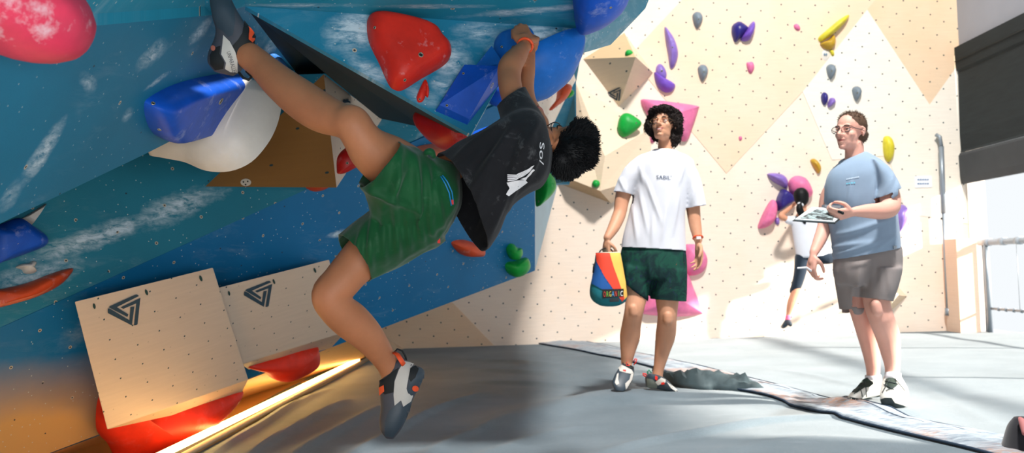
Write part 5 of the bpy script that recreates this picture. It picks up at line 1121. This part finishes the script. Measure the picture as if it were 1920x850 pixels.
ss=[ploft([((1568,476),(1686,456),YG,.125),((1563,490),(1691,470),YG,.135),((1565,515),(1690,505),YG,.14),((1572,535),(1682,535),YG,.13)]),
    ploft([((1620,505),(1690,500),YG-.05,.125),((1617,540),(1681,540),YG-.07,.115),((1616,560),(1672,567),YG-.07,.11),((1616,569),(1671,576),YG-.07,.11)]),
    ploft([((1564,510),(1632,515),YG+.06,.12),((1571,550),(1625,548),YG+.08,.11),((1576,582),(1622,577),YG+.09,.105),((1577,592),(1622,587),YG+.09,.105)])]
oS,vfS=garment('shorts',ss,.0075,[capof((1616,561),(1672,568),YG-.07,(1645,520),.13),capof((1576,583),(1622,578),YG+.09,(1600,530),.098,.03)],mShG,gm,.004,6,(0,.2,1),3,14,fold=mkfold([((1618,505),(1615,570)),((1614,500),(1612,560)),((1652,480),(1648,560)),((1580,500),(1584,575)),((1640,490),(1634,556)),((1660,490),(1664,560)),((1600,500),(1640,490))],YG-.15,.014,.009))
obj('belt_clip',box(P(1678,464,YG-.125),.018,.01,.018),mSteel,gm,smooth=False)
mSnk=mat('sneaker_white',(226,224,216),.6,.06,30,.2); mSole=mat('sneaker_dark_sole',(34,46,48),.6); mSnkG=mat('sneaker_dark_green',(44,58,50),.7,.2,30)
o,vf=shoe('sneaker',[((1661,704),(1687,704),YG-.02,.05),((1658,714),(1692,714),YG-.08,.07),((1655,728),(1699,728),YG-.13,.08),((1652,742),(1702,742),YG-.17,.07),((1653,754),(1702,755),YG-.18,.06),((1657,762),(1699,762),YG-.18,.05)],mSnk,gm); bv=bvh_of(vf)
patch('sole',[[(1650,750),(1659,747),(1672,747),(1678,756),(1700,762),(1690,764),(1654,763)]],bv,mSole,o,.004,4); patch('tongue',[[(1661,712),(1670,708),(1680,712),(1682,724),(1672,732),(1664,728),(1660,722)]],bv,mSnkG,o,.003,4)
for a,b in (((1658,722),(1676,732)),((1660,716),(1684,722)),((1678,712),(1696,734)),((1662,734),(1680,726)),((1668,714),(1655,738))):
    q=[lay(a[0]+(b[0]-a[0])*t,a[1]+(b[1]-a[1])*t,bv,.005) for t in (0,.25,.5,.75,1)]; q=[p for p in q if p]
    if len(q)>1: obj('lace',tube(q,.0025,6),mSole,o)
obj('sock',tube([P(1674,700,YG-.05),P(1674,714,YG-.06)],[.044,.046],16),mat('white_sock',(236,234,238),.8),gm)
YF=YG+.12
o,vf=shoe('sneaker',[((1655,716),(1654,742),YF,.04),((1646,712),(1644,744),YF,.048),((1634,712),(1633,745),YF-.02,.05),((1622,716),(1620,748),YF-.04,.05),((1610,727),(1608,751),YF-.07,.05),((1598,737),(1598,753),YF-.09,.045),((1592,744),(1593,751),YF-.10,.03)],mSnk,gm); bv=bvh_of(vf)
patch('sole',[[(1594,745),(1612,748),(1640,744),(1654,739),(1653,744),(1630,748),(1610,753),(1596,753)]],bv,mSole,o,.003,4); patch('tongue',[[(1618,712),(1626,708),(1638,720),(1630,726),(1620,728),(1606,738),(1598,736)]],bv,mSnkG,o,.003,4)
for a,b in (((1616,714),(1598,737)),((1620,720),(1602,740)),((1622,716),(1624,744)),((1612,722),(1616,744))):
    q=[lay(a[0]+(b[0]-a[0])*t,a[1]+(b[1]-a[1])*t,bv,.004) for t in (0,.25,.5,.75,1)]; q=[p for p in q if p]
    if len(q)>1: obj('lace',tube(q,.0022,6),mSole,o)
obj('sock',tube([P(1637,704,YF),P(1638,718,YF)],[.045,.048],16),mat('white_sock',(236,234,238),.8),gm)
# clipboard and pens
kb=[P(1486,414,YG-.50),P(1566,419,YG-.42),P(1594,394,YG-.16),P(1520,389,YG-.22)]
nk=(kb[1]-kb[0]).cross(kb[2]-kb[0]).normalized(); nk=nk if nk.z>0 else -nk
def plate(q,t0,t1): return ([p+nk*t0 for p in q]+[p+nk*t1 for p in q],[[0,1,2,3],[7,6,5,4],[0,4,5,1],[1,5,6,2],[2,6,7,3],[3,7,4,0]])
def inset(q,a): c=sum(q,Vector())/4; return [c+(p-c)*a for p in q]
kc=empty('clipboard',sum(kb,Vector())/4,'dark clipboard with printed sheets held flat in the left hand of the man with glasses','clipboard')
obj('board',plate(kb,-.004,.0),mat('board_black',(28,36,38),.4),kc,smooth=False)
obj('paper',plate(inset(kb,.93),.001,.006),mat('paper_white',(206,214,216),.6),kc,smooth=False)
pr=NT('printed_sheet'); o_=pr.co(); mPrn=pr.out(pr.mix(pr.ramp(pr.noise(pr.map(o_,sc=(1,2,1)),22,5,.7),.46,.54),lin((30,38,40)),lin((150,168,170))),.5,.4)
obj('printed_sheet',plate([kb[0].lerp(kb[2],.12)+nk*0,kb[1].lerp(kb[3],.10),kb[2].lerp(kb[0],.28),kb[3].lerp(kb[1],.22)],.007,.009),mPrn,kc,smooth=False)
obj('clip',bar(kb[3].lerp(kb[2],.3)+nk*.012,kb[3].lerp(kb[2],.7)+nk*.012,.03,.014),mSteel,kc,smooth=False)
pn=obj('pen',tube([P(1573,397,YG-.40),P(1580,400,YG-.43)],.008,10,round_ends=True),mPupil,None); tag(pn,'short black marker between the fingers above the clipboard','pen')
pn=obj('pen',tube([P(1496,503,YG-.10),P(1512,502,YG-.08),P(1524,510,YG-.06)],[.005,.006,.006],10,round_ends=True),mat('pen_white',(226,226,230),.4),None); tag(pn,'slim white pen in the lowered right hand of the man with glasses','pen')
# ------------------------------------------------------------------ WOMAN CLIMBING AT THE BACK
YW=10.85
wm=empty('person',P(1478,608,YW),'woman with dark ponytail in white t-shirt and navy leggings climbing the back wall','person')
mSkW=skin_mat('skin_warm',(224,160,128)); par_skin[wm.name]=mSkW
S=[chain([(1504,372,YW,10),(1505,390,YW,7),(1506,405,YW,7)]),
   chain([(1506,408,YW,14),(1512,440,YW,17),(1524,478,YW,16)]),
   chain([(1494,414,YW,7),(1478,412,YW,5.5),(1464,405,YW-.03,5),(1474,396,YW+.05,4.5),(1486,386,YW+.12,3.5),(1490,382,YW+.16,4)]),
   chain([(1518,408,YW,7),(1540,400,YW,6),(1552,392,YW,4)]),
   chain([(1502,488,YW,12),(1498,518,YW-.02,9.5),(1492,545,YW-.02,8),(1483,570,YW,7.5),(1478,590,YW+.02,4.5),(1476,600,YW+.02,4)]),
   chain([(1530,485,YW,12),(1556,484,YW-.06,9),(1580,480,YW,7)])]
v,f=fuse(S,.012,2); obj('body',(v,f),mSkW,wm)
obj('t_shirt',tuple(fuse([ploft([((1488,408),(1524,404),YW,.08),((1484,420),(1534,415),YW,.10),((1487,445),(1548,440),YW,.11),((1491,470),(1557,464),YW,.12),((1494,486),(1560,478),YW,.12)]),chain([(1492,414,YW,9),(1478,413,YW,8)]),chain([(1520,410,YW,9),(1538,402,YW,8)])],.012,3)),mTeeW,wm)
mLeg=cloth_mat('navy_leggings',(30,42,56),.1)
obj('leggings',tuple(fuse([chain([(1504,484,YW,14),(1500,512,YW-.02,11.5),(1494,534,YW-.02,10),(1489,546,YW,9)]),chain([(1526,482,YW,13),(1552,485,YW-.06,11),(1575,482,YW,9)])],.012,2)),mLeg,wm)
obj('climbing_shoe',tuple(fuse([chain([(1478,600,YW+.02,5),(1472,609,YW+.02,5),(1468,613,YW+.1,4)]),chain([(1478,604,YW,5),(1482,609,YW-.05,4)])],.010,1)),mSlate,wm)
obj('sock',chain([(1478,594,YW+.02,5.2),(1477,601,YW+.02,5.4)],2,12),mat('pink_sock',(236,110,150),.7),wm)
hv_=[chain([(1502,366,YW-.02,14.5),(1503,374,YW-.03,13.5)],3,16),chain([(1500,384,YW-.10,5),(1499,392,YW-.11,7),(1504,404,YW-.10,6),(1509,418,YW-.10,3)],3,12)]
obj('hair',tuple(fuse(hv_,.010,1)),mHairB,wm)
obj('hair_tie',chain([(1499,383,YW-.10,4),(1503,385,YW-.10,4)],2,10),mat('hair_tie_white',(220,220,224),.6),wm)
# ------------------------------------------------------------------ BAG AT THE FRONT RIGHT CORNER
yb=4.25
bb=empty('bag',P(1925,850,yb),'dark fabric bag with a pinkish edge lying on the mat at the lower right corner','bag')
obj('bag_body',ploft([((1902,784),(1925,782),yb,.03),((1893,800),(1960,796),yb,.08),((1887,825),(1990,822),yb,.12),((1882,855),(2000,855),yb,.15),((1884,885),(1995,885),yb,.13)],4,24),cloth_mat('dark_bag_cloth',(40,40,46),.15),bb)
obj('bag_trim',chain([(1913,786,yb-.05,4),(1918,794,yb-.08,7),(1922,812,yb-.11,6)],3,12),mat('pinkish_trim',(176,110,110),.7),bb)
# ================================================================== LIGHT, CAMERA
w=bpy.data.worlds.new('World'); SC.world=w; w.use_nodes=True
bg=w.node_tree.nodes['Background']; bg.inputs[0].default_value=(.93,.97,1,1); bg.inputs[1].default_value=WORLD
def sun(name,d,s,c,ang):
    l=bpy.data.lights.new(name,'SUN'); l.energy=s; l.color=c; l.angle=math.radians(ang); o=bpy.data.objects.new(name,l); COL.objects.link(o)
    o.rotation_euler=Vector(d).to_track_quat('-Z','Y').to_euler(); o.location=(8,0,6); return o
def area(name,loc,tgt,sx,sy,e,c):
    l=bpy.data.lights.new(name,'AREA'); l.shape='RECTANGLE'; l.size=sx; l.size_y=sy; l.energy=e; l.color=c; o=bpy.data.objects.new(name,l); COL.objects.link(o)
    o.location=loc; o.rotation_euler=(Vector(tgt)-Vector(loc)).to_track_quat('-Z','Y').to_euler(); return o
sun('sunlight',(-1,.45,-.40),SUNE,(1,.95,.86),2.5)
area('skylight',(2.4,2.6,10.3),(1.0,6.0,0),.9,.9,CEIL,(1,.97,.93))
area('front_fill_light',(1.2,-2.5,.55),(0,4,1.3),4.4,.8,FRONT,(.95,.97,1))  # added fill behind the camera to brighten the overhangs, no window there
cam=bpy.data.cameras.new('Camera'); co=bpy.data.objects.new('Camera',cam); COL.objects.link(co); SC.camera=co
cam.sensor_width=36; cam.lens=F/1920*36; cam.clip_start=.05
mt=Matrix((CR,CU,-FW)).transposed(); FWn=FW.normalized(); mt=Matrix((CR,CU,-FWn)).transposed()
co.matrix_world=Matrix.Translation(CAM)@mt.to_4x4()
cam.dof.use_dof=True; cam.dof.focus_distance=3.3; cam.dof.aperture_fstop=5.0
SC.view_settings.view_transform='Standard'; SC.view_settings.look='None'; SC.view_settings.gamma=1; SC.view_settings.exposure=EXPO
try: SC.view_settings.use_curve_mapping=False
except Exception: pass
SC.cycles.use_denoising=True
